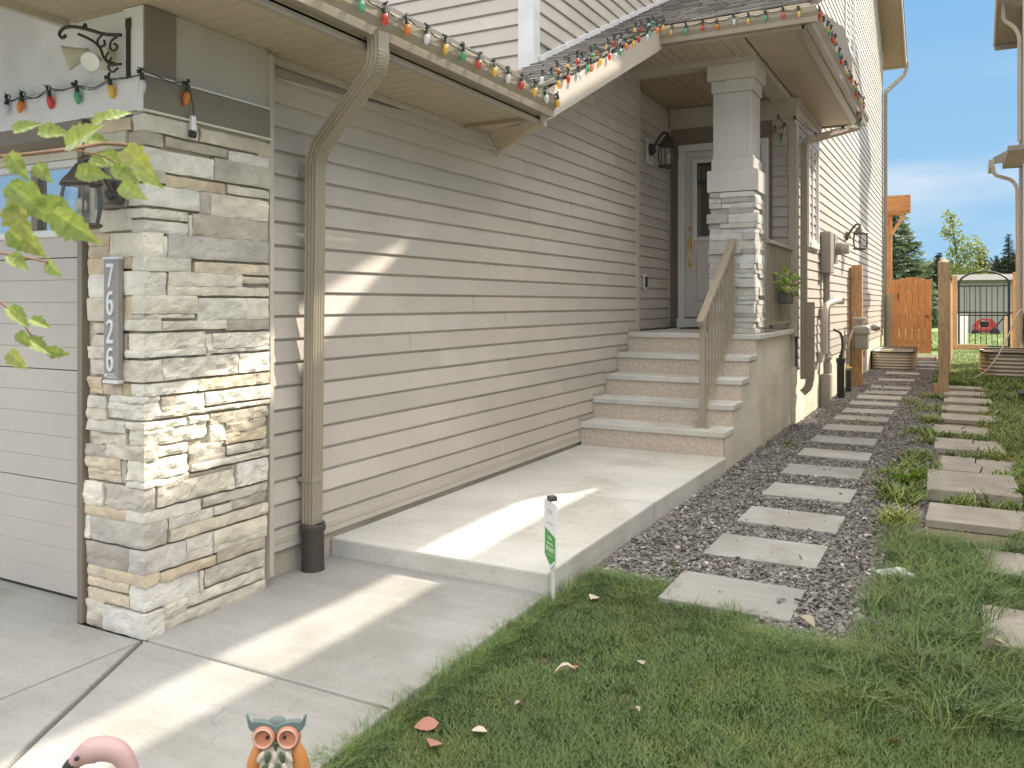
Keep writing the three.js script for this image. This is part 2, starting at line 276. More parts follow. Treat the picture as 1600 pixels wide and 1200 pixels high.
// ---------------------------------------------------------------- the house
const house = thing('house', 'beige lap-sided house with stone garage pillar, raised porch and grey front door', 'house', [-3.05, 0, -6]);
function siding(parent, axis, plane, y0, y1, span, m, o = {}) {
  const h = o.h ?? 0.1193, w = grp('wall', parent); let k = 0;
  for (let y = y0; y < y1 - 0.01; y += h, k++) {
    const yt = Math.min(y + h, y1), a = span(y + 0.002), b = span(yt - 0.002); if (!a || !b || Math.abs(a[0] - a[1]) < 0.02) continue;
    const cuts = [0]; if (o.joints) { cuts.push(0.18 + 0.64 * hash3(k, 7, o.joints)); } cuts.push(1);
    for (let c = 0; c + 1 < cuts.length; c++) {
      const at = (s, t) => lerp(s[0], s[1], t), off = (c % 2 ? 0.0016 : 0) + 0.001 * hash3(k, c, 5), l0 = cuts[c] - (c ? 0.003 : 0), l1 = cuts[c + 1];
      const P = axis === 'z' ? (d, yy, s) => [plane + d, yy, s] : (d, yy, s) => [s, yy, plane + d];
      const bl = at(a, l0), br = at(a, l1), tl = at(b, l0), tr = at(b, l1), H = yt - y, n = Math.max(1, Math.min(10, Math.round(Math.abs(br - bl) / 0.7))), q = [];
      // levels of the lapped profile: [height, depth]
      const lev = [[0, -0.004], [0.0, 0.0135], [0.03, 0.0155], [0.86, 0.005], [0.90, -0.003], [1, -0.003]];
      for (let i = 0; i < n; i++) for (let j = 0; j + 1 < lev.length; j++) {
        const V = (i, j) => { const t = i / n, f = lev[j][0], s = lerp(lerp(bl, br, t), lerp(tl, tr, t), f), wv = lev[j][1] > 0.004 ? 0.0022 * (noise(s * 1.3, k * 3.1, c + 2) - 0.5) + 0.0012 * (noise(s * 4, k * 5.7, 9) - 0.5) : 0; return P(lev[j][1] + off + wv, y + H * f, s); };
        q.push([V(i, j), V(i + 1, j), V(i + 1, j + 1), V(i, j + 1)]);
      }
      q.push([P(0, y, br), P(0, yt, tr), P(0.006, y + H * 0.86, tr), P(0.0135 + off, y, br)], [P(0, y, bl), P(0.0135 + off, y, bl), P(0.006, y + H * 0.86, tl), P(0, yt, tl)]);
      const mv = Array.isArray(m) ? m[Math.floor(hash3(k, c, 77) * m.length)] : m;
      part('siding_board', quads(q), mv, w);
    }
  }
  return w;
}
const SIDE = [M.siding, M.sidingB, M.sidingC];
const ROOF = (z) => 2.60 + 0.464 * (-z - 5.0);            // underside of the sloping skirt roof
{
  // solid cores behind the cladding
  part('wall', merge([bx(-9, -3.075, -0.05, 2.6, -2.62, -8.52), bx(-9, -3.22, -0.05, 4, -8.5, -10.3), bx(-9, -3.13, 2.62, 8.4, -6.22, -8.51), bx(-9, -3.13, 4.05, 8.4, -8.51, -10.4), bx(-9, -1.70, -0.05, 8.8, -10.18, -22.45)]), M.siding, house);
  // foundation below the siding
  part('foundation', merge([bx(-3.4, XW - 0.008, -0.1, 0.215, -3.0, -8.4), bx(-3.4, XW - 0.02, 0.02, 0.2, -3.0, -8.4)]), M.concreteWarm, house);
  part('foundation', bx(-1.9, XH - 0.004, -0.1, 0.64, -10.17, -22.44), M.parging, house);
  siding(house, 'z', XW, 0.132, 3.86, (y) => [y < 2.62 ? -3.075 : Math.min(-5.35, -(5.0 + (y - 2.56) / 0.464)), -8.5], SIDE, { joints: 3 });
  part('trim', [rb(-3.06, XW + 0.016, 0.165, 0.2, -3.075, -8.45, 0.004)], M.trim, house);
  part('corner_trim', [rb(-3.215, XW + 0.022, 1.0, 3.8, -8.49, -8.6, 0.006)], M.trim, house);
  siding(house, 'z', -3.2, 1.09, 3.76, () => [-8.6, -10.13], SIDE);
  siding(house, 'x', ZD, 1.09, 3.76, () => [-1.94, -1.76], SIDE);
  part('corner_trim', [rb(-1.765, XH + 0.02, 1.0, 3.78, ZD - 0.1, ZD + 0.02, 0.006)], M.trim, house);
  part('wall', [bx(-3.22, -1.94, 1.0, 3.8, ZD - 0.1, ZD + 0.003)], M.taupe, house);
  part('frieze_board', [rb(-3.2, -1.7, 3.54, 3.79, ZD, ZD + 0.03, 0.005)], M.trim, house);
  part('corner_trim', [rb(-3.2, -3.175, 1.09, 3.76, ZD + 0.002, ZD + 0.03, 0.004)], M.trim, house);
  siding(house, 'z', XH, 0.62, 8.75, (y) => { const far = y < 7.45 ? -22.42 : Math.max(-22.42, -23.05 + (y - 7.3) / 0.56); return [ZD - 0.1, Math.min(far, ZD - 0.2)]; }, SIDE);
  part('corner_trim', [rb(XH - 0.1, XH + 0.02, 0.6, 7.6, -22.42, -22.52, 0.006)], M.trim, house);
  // upper storey over the garage
  siding(house, 'x', -6.2, 2.95, 5.9, () => [-7.6, -3.24], SIDE, { h: 0.127 });
  siding(house, 'z', -3.12, 3.45, 6.0, (y) => { const far = Math.max(-10.1, -(5.0 + (y - 2.84) / 0.464)); return far < -6.35 ? [-6.3, far] : null; }, SIDE, { h: 0.127 });
  part('corner_trim', [rb(-3.24, -3.095, 2.9, 6.2, -6.3, -6.175, 0.006)], M.board, house);
  part('flashing', [bar([-3.1, 3.41, -6.28], [-3.1, 5.18, -10.1], 0.03, 0.07, [1, 0, 0])], M.board, house);
}
{ // the garage front: header, gable wall, soffit of the boxed eave
  part('wall', [bx(-6.4, -2.985, 2.17, 5.2, -2.62, -2.36)], M.board, house);  // greige wall, lightened to paint in the open sky's light
  part('frieze_board', [rb(-6.4, -2.958, 2.185, 2.325, -2.36, -2.327, 0.004)], M.board, house);  // same paint as the taupe side band; extra front light is in the colour
  part('corner_board', [rb(-3.10, -2.972, 2.325, 2.62, -2.36, -2.338, 0.003)], M.board, house);  // front of the taupe corner board, paled for the light it faces
  part('corner_board', [rb(-2.985, -2.966, 2.325, 2.62, -2.3385, -2.50, 0.003)], M.taupe, house);
  part('wall', [bx(-3.2, -2.975, 2.1, 2.62, -2.40, -3.05)], M.panel, house);
  part('frieze_board', [rb(-2.985, -2.957, 2.185, 2.325, -2.328, -3.045, 0.003)], M.taupe, house);
  part('trim', [bx(-2.985, -2.953, 2.326, 2.333, -2.325, -3.045)], M.white, house);
  part('trim', [bx(-2.985, -2.945, 2.176, 2.184, -2.318, -3.05)], M.cream, house);
  part('corner_trim', [rb(-3.06, -2.958, 0.05, 2.6, -3.046, -3.075, 0.004)], M.trim, house);
  part('header', [bx(-6.4, -3.36, 2.12, 2.184, -2.335, -2.62)], M.taupe, house);
  part('jamb', [rb(-3.378, -3.345, 0.0, 2.18, -2.321, -2.49, 0.004)], M.taupe, house);
}
{ // stone veneer on the pillar: every stone its own piece (face, tone, extents in centimetres)
  const rows = [
    'Cw303,261,210,217 Ft333,304,211,216 Sb262,297,210,216 St297,305,209,216 Cd307,243,204,210 Fb335,307,203,211 Sd244,278,205,209 Sw279,305,204,209 Cw306,270,194,203 Sg270,305,194,204 Cd306,244,189,194 St244,277,188,193 Sb278,304,189,193 Cw305,262,179,188 Sd262,268,178,188 Sb268,304,178,188 Cw307,256,174,178 Cw304,256,168,173 Sb256,258,168,177 Sd258,304,168,178 Fb325,304,169,178 Cl318,243,158,168 Sw243,245,158,167 Sg245,304,158,168 Fo332,318,163,168 Fo332,318,158,163 Ft333,311,151,158 Fo311,303,153,158 Cw303,257,152,158 St259,304,152,157 Cl311,244,142,152 Sb245,287,146,152',
    'Sb287,304,148,151 Sb245,304,142,146 Fl332,312,141,151 Fb333,311,131,141 Ft311,304,132,142 Cw304,261,134,142 Cb304,260,132,134 Sb261,290,131,141 Sb290,304,131,141 Cb312,242,127,132 Sb242,277,127,131 Sd277,304,126,131 Fb330,312,126,130 Cl306,266,119,126 Cl307,265,116,119 Fo312,307,115,126 Sb266,269,115,125 Sl269,304,118,125 Sl269,304,116,118 Fb330,313,120,125 Fl332,313,115,120 Fb331,311,108,115 Cb311,242,106,115 Sl242,284,106,115 Sl285,304,106,115 Ft333,323,102,107 Ft331,323,100,102 Ft322,310,100,104 Fo310,304,100,105 Cl304,261,100,105 St261,304,100,105 Sl265,305,93,99',
    'Cl319,242,97,100 Cl320,242,90,97 Sd242,249,95,99 Sb242,249,90,95 Sl249,265,92,99 Sb249,304,90,92 Fb332,320,94,99 Fb333,320,89,94 Cl308,255,86,89 Sl256,267,86,89 Sd268,304,84,89 Fb333,308,84,89 Cl306,267,79,86 Sl268,277,76,84 St277,302,74,79 Sd277,302,79,84 Fb330,308,78,84 Fd334,320,73,78 Cb320,241,73,79 Sl241,256,74,78 Sb257,277,73,76 Sd257,277,68,73 Sb278,303,69,73 Sw257,304,65,68 Ft334,311,68,73 Ft332,311,63,68 Fd311,308,63,73 Cw307,256,65,73 Cl307,256,62,65 Sb240,282,53,62 Sw283,303,53,64 Sd257,283,62,64 Fl335,322,52,62',
    'Cg321,239,52,62 Cw308,263,47,52 Sg264,303,48,52 Ft335,308,47,52 Sb246,270,42,47 Sb270,280,43,47 Sd280,303,43,48 Sb246,303,37,42 Cg331,245,37,47 Fl335,331,37,47 Sb255,270,26,36 Sb270,303,29,36 Sw270,303,26,29 Cp306,255,26,36 Fd334,306,26,36 Ft333,321,21,26 Sd272,302,21,26 St241,271,21,25 Ct321,241,21,26 Ft333,306,17,21 Ft333,306,11,16 Cw306,262,11,21 Sb262,264,11,20 Sg265,302,12,20 Sb255,302,6,11 Sb243,255,5,11 Sb243,302,0,5 Fb334,322,0,11 Cw322,243,0,10'];
  const tones = Object.fromEntries(Object.entries({ w: [0.78, 0.735, 0.66], g: [0.47, 0.43, 0.385], b: [0.68, 0.625, 0.53], t: [0.68, 0.54, 0.36], o: [0.50, 0.39, 0.245], l: [0.82, 0.775, 0.68], d: [0.40, 0.35, 0.295], p: [0.55, 0.505, 0.485] }).map(([k, c]) => [k, c.map((v, i) => lerp(v, [0.72, 0.66, 0.56][i], 0.35))]));
  const pillar = grp('stone_pillar', house), r = rng(11);
  part('mortar_core', bx(-3.345, -2.99, -0.02, 2.18, -2.36, -3.045), M.mortar, pillar);
  let n = 0;
  for (const code of rows.join(' ').split(' ')) {
    const f = code[0], tone = tones[code[1]], [a, b, y0, y1] = code.slice(2).split(',').map((v) => v / 100); n++;
    const proud = 0.008 + 0.014 * r() * (y1 - y0 < 0.035 ? 1.25 : 1), gap = 0.0012;
    let x0, x1, z0, z1; const X1 = -2.972 + proud, Z1 = -2.342 + proud * 0.8;
    if (f === 'S') { x0 = -3.02; x1 = X1; z0 = -b + gap; z1 = -a - gap; } else if (f === 'F') { x0 = -a + gap; x1 = -b - gap; z0 = -2.40; z1 = Z1; } else { x0 = -a + gap; x1 = X1; z0 = -b + gap; z1 = Z1; }
    const Y0 = y0 + gap * 0.5, Y1 = y1 - gap * 0.5, w = x1 - x0, h = Y1 - Y0, d = z1 - z0;
    const g = new THREE.BoxGeometry(w, h, d, Math.max(3, Math.round(w / 0.016)), Math.max(3, Math.round(h / 0.013)), Math.max(3, Math.round(d / 0.016)));
    g.translate((x0 + x1) / 2, (Y0 + Y1) / 2, (z0 + z1) / 2);
    const p = g.attributes.position, rough = y0 > 0.5 && y1 < 1.28 ? 0.016 : 0.009, sd = n * 7.3, v = new THREE.Vector3(), cx = (x0 + x1) / 2, cy = (Y0 + Y1) / 2, cz = (z0 + z1) / 2, tilt = (r() - 0.5) * 0.12, skew = (r() - 0.5) * 0.10;
    const col = new Float32Array(p.count * 3), warm = (r() - 0.5) * 0.05;
    for (let i = 0; i < p.count; i++) {
      v.fromBufferAttribute(p, i); const px = v.x, py = v.y, pz = v.z;
      const nn = (fbm(px * 24 + sd, py * 34, pz * 24, 5) - 0.5) * 1.15, rid = Math.abs(fbm(px * 9 + sd, py * 14 + 3, pz * 9, 3) - 0.5);
      const edgeY = Math.min(py - Y0, Y1 - py), round = Math.max(0, 0.005 - edgeY) * 0.5;
      if (f !== 'F' && px > x1 - 1e-4) { const e = Math.min(f === 'C' ? 9 : z1 - pz, pz - z0); v.x += nn * rough * 2.0 - rid * rough * 1.2 + (py - cy) * tilt - round - Math.max(0, 0.005 - e) * 0.5; }
      if (f !== 'S' && pz > z1 - 1e-4) { const e = Math.min(f === 'C' ? 9 : x1 - px, px - x0); v.z += nn * rough * 1.4 - rid * rough + (py - cy) * tilt - round - Math.max(0, 0.005 - e) * 0.5; }
      if (py > Y1 - 1e-4 || py < Y0 + 1e-4) { v.y += ((f === 'F' ? px - cx : pz - cz)) * skew * 0.03 + (fbm(px * 14, pz * 14, Math.round(py * 100), 2) - 0.5) * 0.007; }
      p.setXYZ(i, v.x, v.y, v.z);
      const m = fbm(px * 7 + sd, py * 11, pz * 7 + 40, 4), st = clamp((fbm(px * 4 + sd * 2, py * 7, pz * 4, 3) - 0.5) * 4), k = 1.12 + 0.5 * (m - 0.5);
      col[i * 3] = tone[0] * k * lerp(1, 0.78, st) + warm * 0.6; col[i * 3 + 1] = tone[1] * k * lerp(1, 0.755, st); col[i * 3 + 2] = tone[2] * k * lerp(1, 0.74, st) - warm;
    }
    g.setAttribute('color', new THREE.BufferAttribute(col, 3));
    part('stone', uvm(toCreasedNormals(g, 0.28)), M.stone, pillar);
  }
}
{ // sectional garage door with a lite row on top
  const gd = grp('garage_door', house), x0 = -6.2, x1 = -3.372, z = -2.5, h = 0.106;
  for (let k = 0, y = 0.012; y < 1.66; y += h, k++) { const seam = k % 5 === 4 ? 0.004 : 0.0006; part('panel', rb(x0, x1, y, y + h - seam, z - 0.04, z, 0.0028), M.garageDoor, gd); }
  part('rail', [rb(x0, x1, 1.70, 1.735, z - 0.04, z + 0.012, 0.005)], M.white, gd);
  part('rail', [rb(x0, x1, 2.03, 2.06, z - 0.04, z + 0.008, 0.005)], M.white, gd);
  part('rail', [rb(x0, x1, 2.062, 2.12, z - 0.04, z + 0.02, 0.005)], M.cream, gd);
  for (const [a, b] of [[-3.45, -3.372], [-3.98, -3.93], [-4.6, -4.55], [-5.2, -5.15]]) part('muntin', [rb(a, b, 1.736, 2.029, z - 0.038, z + 0.006, 0.004)], M.taupe, gd);
  part('pane', [bx(x0, x1, 1.736, 2.029, z - 0.026, z - 0.02)], M.garagePane, gd);
  part('bottom_seal', [bx(x0, x1, -0.003, 0.012, z - 0.035, z - 0.005)], M.dark, gd);
}
{ // main eave: soffit strips, fascia, gutter, end box
  const soffit = grp('soffit', house);
  for (let z = -1.2; z > -5.3; z -= 0.1016) {
    const xl = z > -2.36 ? -3.45 : XW, far = Math.min(1, Math.max(0, (z - 0.1016 + 5.32) / 0.3));
    const zz = z - 0.0965, xr = (q) => q > -5.0 ? -2.465 : lerp(-3.0, -2.465, clamp((q + 5.34) / 0.34)); void far;
    part('soffit_panel', slabGeo([[xl, z], [xr(z), z], [xr(zz), zz], [xl, zz]], 2.622, 2.634, 0.002), M.soffit, soffit);
  }
  part('trim', [rb(XW, XW + 0.03, 2.585, 2.622, -3.08, -5.33, 0.004)], M.trim, house);
  part('trim', [rb(-3.46, -3.43, 2.59, 2.63, -1.2, -2.33, 0.004)], M.trim, house);
  part('fascia', [bx(-2.47, -2.452, 2.575, 2.78, -1.2, -5.02)], M.metalTrim, house);
  part('fascia', [rb(-2.54, -2.452, 2.60, 2.618, -1.2, -5.0, 0.004)], M.metalTrim, house);
  const gutter = (name, prof, a, b) => { const s = new THREE.Shape(prof.map((p) => new THREE.Vector2(...p))); return uvm(new THREE.ExtrudeGeometry(s, { depth: b - a, bevelEnabled: false }).translate(0, 0, a)); };
  const K = (x, y) => [[x, y], [x + 0.062, y], [x + 0.07, y + 0.04], [x + 0.095, y + 0.075], [x + 0.105, y + 0.12], [x + 0.098, y + 0.127], [x + 0.09, y + 0.12], [x + 0.08, y + 0.08], [x + 0.05, y + 0.02], [x + 0.006, y + 0.02], [x + 0.006, y + 0.12], [x, y + 0.12]];
  part('gutter', [gutter('gutter', K(-2.452, 2.625), -5.06, -1.2)], M.metalTrim, house);
  // the end box closes the eave under the sloping roof
  const E = [[-2.455, 2.60, -5.0], [XW + 0.004, 2.635, -5.30], [XW + 0.004, 2.50, -5.46], [-2.455, 2.585, -5.08]];
  part('eave_return', [quads([[E[0], E[1], E[2], E[3]], [E[3], E[2], E[1], E[0]]])], M.soffit, house);
  part('trim', [bar([XW + 0.018, 2.63, -5.29], [XW + 0.018, 2.49, -5.46], 0.03, 0.03, [1, 0, 0])], M.trim, house);
  part('rake_board', [prism([[-5.0, ROOF(-5.0) - 0.02], [-7.5, ROOF(-7.5) - 0.02], [-7.5, ROOF(-7.5) + 0.19], [-4.92, ROOF(-4.92) + 0.19]], -2.452, -2.425, 'x'), bx(-2.452, -2.4235, 2.56, 2.62, -5.0, -5.03)], M.trim, house);
}
{ // skirt roof over the side and the porch, in shingle courses
  const T0 = (z) => ROOF(z) + 0.2;
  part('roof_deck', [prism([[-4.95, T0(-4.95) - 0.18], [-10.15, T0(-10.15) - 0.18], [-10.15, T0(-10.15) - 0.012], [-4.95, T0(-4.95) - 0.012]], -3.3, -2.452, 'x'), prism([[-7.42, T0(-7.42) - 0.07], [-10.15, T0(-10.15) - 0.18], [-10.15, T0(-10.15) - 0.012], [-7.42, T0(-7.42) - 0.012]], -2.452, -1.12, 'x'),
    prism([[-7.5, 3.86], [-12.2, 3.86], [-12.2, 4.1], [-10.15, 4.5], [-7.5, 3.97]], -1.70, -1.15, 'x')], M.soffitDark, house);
  const tabs = [], r = rng(77);
  for (let k = 0; k < 44; k++) {
    const z0 = -4.93 - k * 0.122, z1 = z0 - 0.126; if (z1 < -10.1) break;
    const X0 = -3.115, X1 = z0 > -7.45 ? -2.415 : -1.06, off = r() * 0.2; let x = X0 - off;
    while (x < X1) {
      const w = 0.13 + r() * 0.12, a = Math.max(x, X0), b = Math.min(x + w - 0.004, X1); x += w; if (b - a < 0.01) continue;
      const t = 0.012 + (r() < 0.4 ? 0.007 : 0), j = (r() < 0.35 ? 0.025 : 0), y0 = T0(z0 + j) + t, y1 = T0(z1) + 0.004, c = 0.13 + r() * 0.1;
      const g = quads([[[a, y0, z0 + j], [b, y0, z0 + j], [b, y1, z1], [a, y1, z1]], [[a, y0 - t, z0 + j], [b, y0 - t, z0 + j], [b, y0, z0 + j], [a, y0, z0 + j]]]);
      tabs.push(tint(g, c * 1.05, c * 0.95, c * 0.86));
    }
  }
  tag(part('shingles', merge(tabs), M.shingle, house), null, null, null, 'stuff');
  part('flashing', [bar([-2.42, T0(-5) + 0.012, -4.93], [-2.42, T0(-7.45) + 0.012, -7.45], 0.012, 0.014, [1, 0, 0])], M.metalTrim, house);
}
const PS = 3.80;  // porch soffit height
{ // porch: soffits, ceiling, beams, gutters
  const soffit = grp('soffit', house);
  for (let x = -2.44; x < -1.75; x += 0.1016) part('soffit_panel', rb(x, x + 0.0965, PS, PS + 0.012, -8.3, -7.52, 0.003), M.soffit, soffit);
  for (let z = -7.54; z > -12.1; z -= 0.1016) part('soffit_panel', rb(-1.715, -1.19, PS, PS + 0.016, z - 0.092, z, 0.004), M.soffit, soffit);
  for (let x = -3.04; x < -2.46; x += 0.1016) part('soffit_panel', rb(x, Math.min(x + 0.0935, -2.452), PS, PS + 0.012, -8.3, -7.52, 0.003), M.soffit, soffit);
  const ceil = grp('porch_ceiling', house);
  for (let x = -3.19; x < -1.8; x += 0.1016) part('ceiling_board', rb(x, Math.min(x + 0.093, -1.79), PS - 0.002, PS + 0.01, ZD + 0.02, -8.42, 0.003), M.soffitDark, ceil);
  part('beam', [rb(-3.045, -1.735, 3.745, 3.83, -8.46, -8.27, 0.005)], M.trim, house);
  part('beam', [rb(-1.945, -1.735, 3.745, 3.83, ZD + 0.03, -8.465, 0.005)], M.trim, house);
  part('fascia', [bx(-2.45, -1.15, 3.74, 3.93, -7.52, -7.50), bx(-1.19, -1.172, 3.74, 3.93, -7.5, -12.2)], M.metalTrim, house);
  part('fascia', [rb(-2.45, -1.19, 3.77, 3.796, -7.58, -7.505, 0.004), rb(-1.26, -1.192, 3.77, 3.796, -7.52, -12.2, 0.004)], M.metalTrim, house);
  part('fascia', [bx(-1.7, -1.19, 3.785, 4.0, -12.2, -12.17)], M.metalTrim, house);
  const prof = [[0, 0], [0.062, 0], [0.07, 0.04], [0.095, 0.075], [0.105, 0.12], [0.098, 0.127], [0.09, 0.12], [0.08, 0.08], [0.05, 0.02], [0.006, 0.02], [0.006, 0.12], [0, 0.12]];
  const s = new THREE.Shape(prof.map((p) => new THREE.Vector2(...p)));
  part('gutter', [uvm(new THREE.ExtrudeGeometry(s, { depth: 4.72, bevelEnabled: false }).translate(-1.172, 3.765, -12.2))], M.metalTrim, house);
  part('gutter', [uvm(new THREE.ExtrudeGeometry(s, { depth: 1.385, bevelEnabled: false }).rotateY(-Math.PI / 2).translate(-1.06, 3.765, -7.5))], M.metalTrim, house);
}
{ // porch column: stone base in courses, tapered grey box above
  const col = grp('porch_column', house), cx = -1.98, cz = -8.52, r = rng(21);
  part('mortar_core', bx(cx - 0.2, cx + 0.2, 1.08, 2.5, cz - 0.2, cz + 0.2), M.mortar, col);
  let y = 1.088; const tones = [[0.7, 0.69, 0.66], [0.74, 0.73, 0.70], [0.62, 0.60, 0.57], [0.52, 0.49, 0.46], [0.66, 0.62, 0.55], [0.76, 0.75, 0.73]];
  const stone = (x0, x1, y0, y1, z0, z1, t) => {
    const w = x1 - x0, h = y1 - y0, d = z1 - z0, g = new THREE.BoxGeometry(w, h, d, Math.max(2, Math.round(w / 0.05)), 2, Math.max(2, Math.round(d / 0.05))); g.translate((x0 + x1) / 2, (y0 + y1) / 2, (z0 + z1) / 2);
    const p = g.attributes.position, cc = new Float32Array(p.count * 3), sd = r() * 90;
    for (let i = 0; i < p.count; i++) {
      const X = p.getX(i), Y = p.getY(i), Z = p.getZ(i), k = (fbm(X * 20 + sd, Y * 26, Z * 20, 3) - 0.5) * 0.022;
      p.setXYZ(i, X + (X > cx ? k : -k) * (Math.abs(X - cx) > 0.19 ? 1 : 0), Y, Z + (Z > cz ? k : -k) * (Math.abs(Z - cz) > 0.19 ? 1 : 0)); const m = 0.82 + 0.36 * fbm(X * 9 + sd, Y * 12, Z * 9, 3);
      cc[i * 3] = t[0] * m; cc[i * 3 + 1] = t[1] * m; cc[i * 3 + 2] = t[2] * m;
    }
    g.setAttribute('color', new THREE.BufferAttribute(cc, 3)); part('stone', uvm(toCreasedNormals(g, 0.5)), M.stone, col);
  };
  while (y < 2.47) {
    const h = Math.min(2.485 - y, 0.038 + r() * r() * 0.10), y1 = y + h, gp = 0.003, pr = () => 0.205 + r() * 0.035, t = () => tones[Math.floor(r() * tones.length)];
    if (h < 0.012) break;
    const split = cx + (r() - 0.5) * 0.3, zs = cz + (r() - 0.5) * 0.25, P = pr();
    stone(cx - P, split - gp, y + gp / 2, y1 - gp / 2, cz - 0.1, cz + pr(), t()); stone(split + gp, cx + P, y + gp / 2, y1 - gp / 2, zs + gp, cz + pr(), t());
    stone(cx + 0.05, cx + pr(), y + gp / 2, y1 - gp / 2, cz - pr(), zs - gp, t()); y = y1;
  }
  for (const [h, y0, y1] of [[0.24, 2.486, 2.70], [0.205, 2.701, 2.82], [0.182, 2.821, 3.47], [0.205, 3.471, 3.59], [0.238, 3.591, 3.744]]) part(h < 0.19 ? 'shaft' : 'cap', [rb(cx - h, cx + h, y0, y1, cz - h, cz + h, 0.005)], M.column, col);
  part('shaft_trim', [rb(cx - 0.19, cx - 0.15, 2.822, 3.469, cz + 0.15, cz + 0.19, 0.003), rb(cx + 0.15, cx + 0.19, 2.822, 3.469, cz + 0.15, cz + 0.19, 0.003), rb(cx + 0.15, cx + 0.19, 2.822, 3.469, cz - 0.19, cz - 0.15, 0.003)], M.column, col);
}
{ // front door with upper lite, brickmould, threshold and gripset
  const d = grp('front_door', house), x0 = -2.985, x1 = -2.07, y0 = 1.215, y1 = 3.245, z = ZD + 0.012;
  const fr = (a, b, c, e) => rb(a, b, c, e, ZD - 0.02, ZD + 0.05, 0.006);
  part('door_frame', [fr(x0 - 0.085, x0 - 0.004, 1.1, y1 + 0.09), fr(x1 + 0.004, x1 + 0.085, 1.1, y1 + 0.09), fr(x0 - 0.003, x1 + 0.003, y1 + 0.004, y1 + 0.089)], M.white, d);
  part('door_leaf', [rb(x0, x1, y0, y1, ZD - 0.03, z, 0.004)], M.door, d);
  const w0 = -2.84, w1 = -2.215, v0 = 2.2, v1 = 3.1;
  part('window_frame', [rb(w0 - 0.05, w0, v0 - 0.05, v1 + 0.05, z, z + 0.025, 0.005), rb(w1, w1 + 0.05, v0 - 0.05, v1 + 0.05, z, z + 0.025, 0.005), rb(w0, w1, v1, v1 + 0.05, z, z + 0.025, 0.005), rb(w0, w1, v0 - 0.05, v0, z, z + 0.025, 0.005)], M.white, d);
  part('pane', [bx(w0, w1, v0, v1, z + 0.004, z + 0.01)], M.doorPane, d);
  for (const a of [-2.84, -2.49]) part('door_panel', [rb(a, a + 0.27, 1.42, 2.03, z, z + 0.008, 0.008)], M.door, d);
  part('threshold', [rb(x0 - 0.09, x1 + 0.09, 1.088, 1.2, ZD, ZD + 0.09, 0.006)], M.white, d);
  part('threshold', [rb(x0, x1, 1.2, 1.214, ZD - 0.01, ZD + 0.07, 0.004)], M.bronze, d);
  part('deadbolt', [new THREE.CylinderGeometry(0.032, 0.034, 0.02, 20).rotateX(Math.PI / 2).translate(-2.92, 2.30, z + 0.012)], M.brass, d);
  part('door_handle', [rb(-2.952, -2.888, 2.04, 2.19, z, z + 0.014, 0.005), rb(-2.945, -2.895, 1.83, 1.89, z, z + 0.012, 0.005), tube([[-2.92, 2.12, z + 0.01], [-2.92, 2.11, z + 0.055], [-2.92, 2.0, z + 0.06], [-2.92, 1.9, z + 0.05], [-2.92, 1.86, z + 0.01]], 0.009, 24, 8)], M.brass, d);
}
{ // windows of the side wall
  const win = (z0, z1, y0, y1) => {
    const w = grp('window', house), x = XH + 0.012, t = 0.075, zn = Math.max(z0, z1), zf = Math.min(z0, z1);
    part('window_frame', [rb(x - 0.03, x + 0.03, y0 - t, y1 + t, zn, zn + t, 0.005), rb(x - 0.03, x + 0.03, y0 - t, y1 + t, zf - t, zf, 0.005), rb(x - 0.03, x + 0.03, y1, y1 + t, zf, zn, 0.005), rb(x - 0.03, x + 0.045, y0 - t, y0, zf, zn, 0.005)], M.white, w);
    part('sash', [rb(x - 0.02, x + 0.015, y0, y1, (z0 + z1) / 2 - 0.03, (z0 + z1) / 2 + 0.03, 0.004), rb(x - 0.02, x + 0.012, y0, y1, zn - 0.045, zn, 0.004), rb(x - 0.02, x + 0.012, y0, y1, zf, zf + 0.045, 0.004), rb(x - 0.02, x + 0.012, y1 - 0.045, y1, zf + 0.046, zn - 0.046, 0.004), rb(x - 0.02, x + 0.012, y0, y0 + 0.045, zf + 0.046, zn - 0.046, 0.004)], M.white, w);
    part('pane', [bx(x - 0.012, x - 0.006, y0 + 0.046, y1 - 0.046, zf + 0.046, zn - 0.046)], M.windowPane, w);
  };
  win(-10.95, -11.65, 2.16, 3.38); win(-14.8, -16.0, 5.7, 7.2);
  part('rake_board', [prism([[-23.1, 7.27], [-14.5, 12.1], [-14.5, 12.3], [-23.1, 7.5]], -1.2, -1.165, 'x')], M.trim, house);
  part('soffit', [prism([[-23.1, 7.30], [-14.5, 12.12], [-14.5, 12.16], [-23.1, 7.34]], -1.69, -1.2, 'x')], M.soffitDark, house);
  part('roof', [prism([[-23.15, 7.5], [-14.5, 12.3], [-14.5, 12.4], [-23.15, 7.6]], -9, -1.15, 'x')], mat('roofing', 0.13, 0.12, 0.11, 0.95), house);
  part('gutter', [rb(-1.72, -1.12, 7.28, 7.42, -23.2, -23.08, 0.01), rb(-9, -1.73, 7.28, 7.42, -23.2, -23.08, 0.01)], M.metalTrim, house);
  part('roof', [merge([prism([[-1.4, 2.78], [-4.98, 2.78], [-4.98, 2.84], [-1.4, 2.84]], -9, -2.46, 'x'), prism([[-4.98, 2.781], [-6.25, 2.781], [-6.25, 2.84], [-4.98, 2.84]], -9, -3.08, 'x')])], M.roofing, house);
}
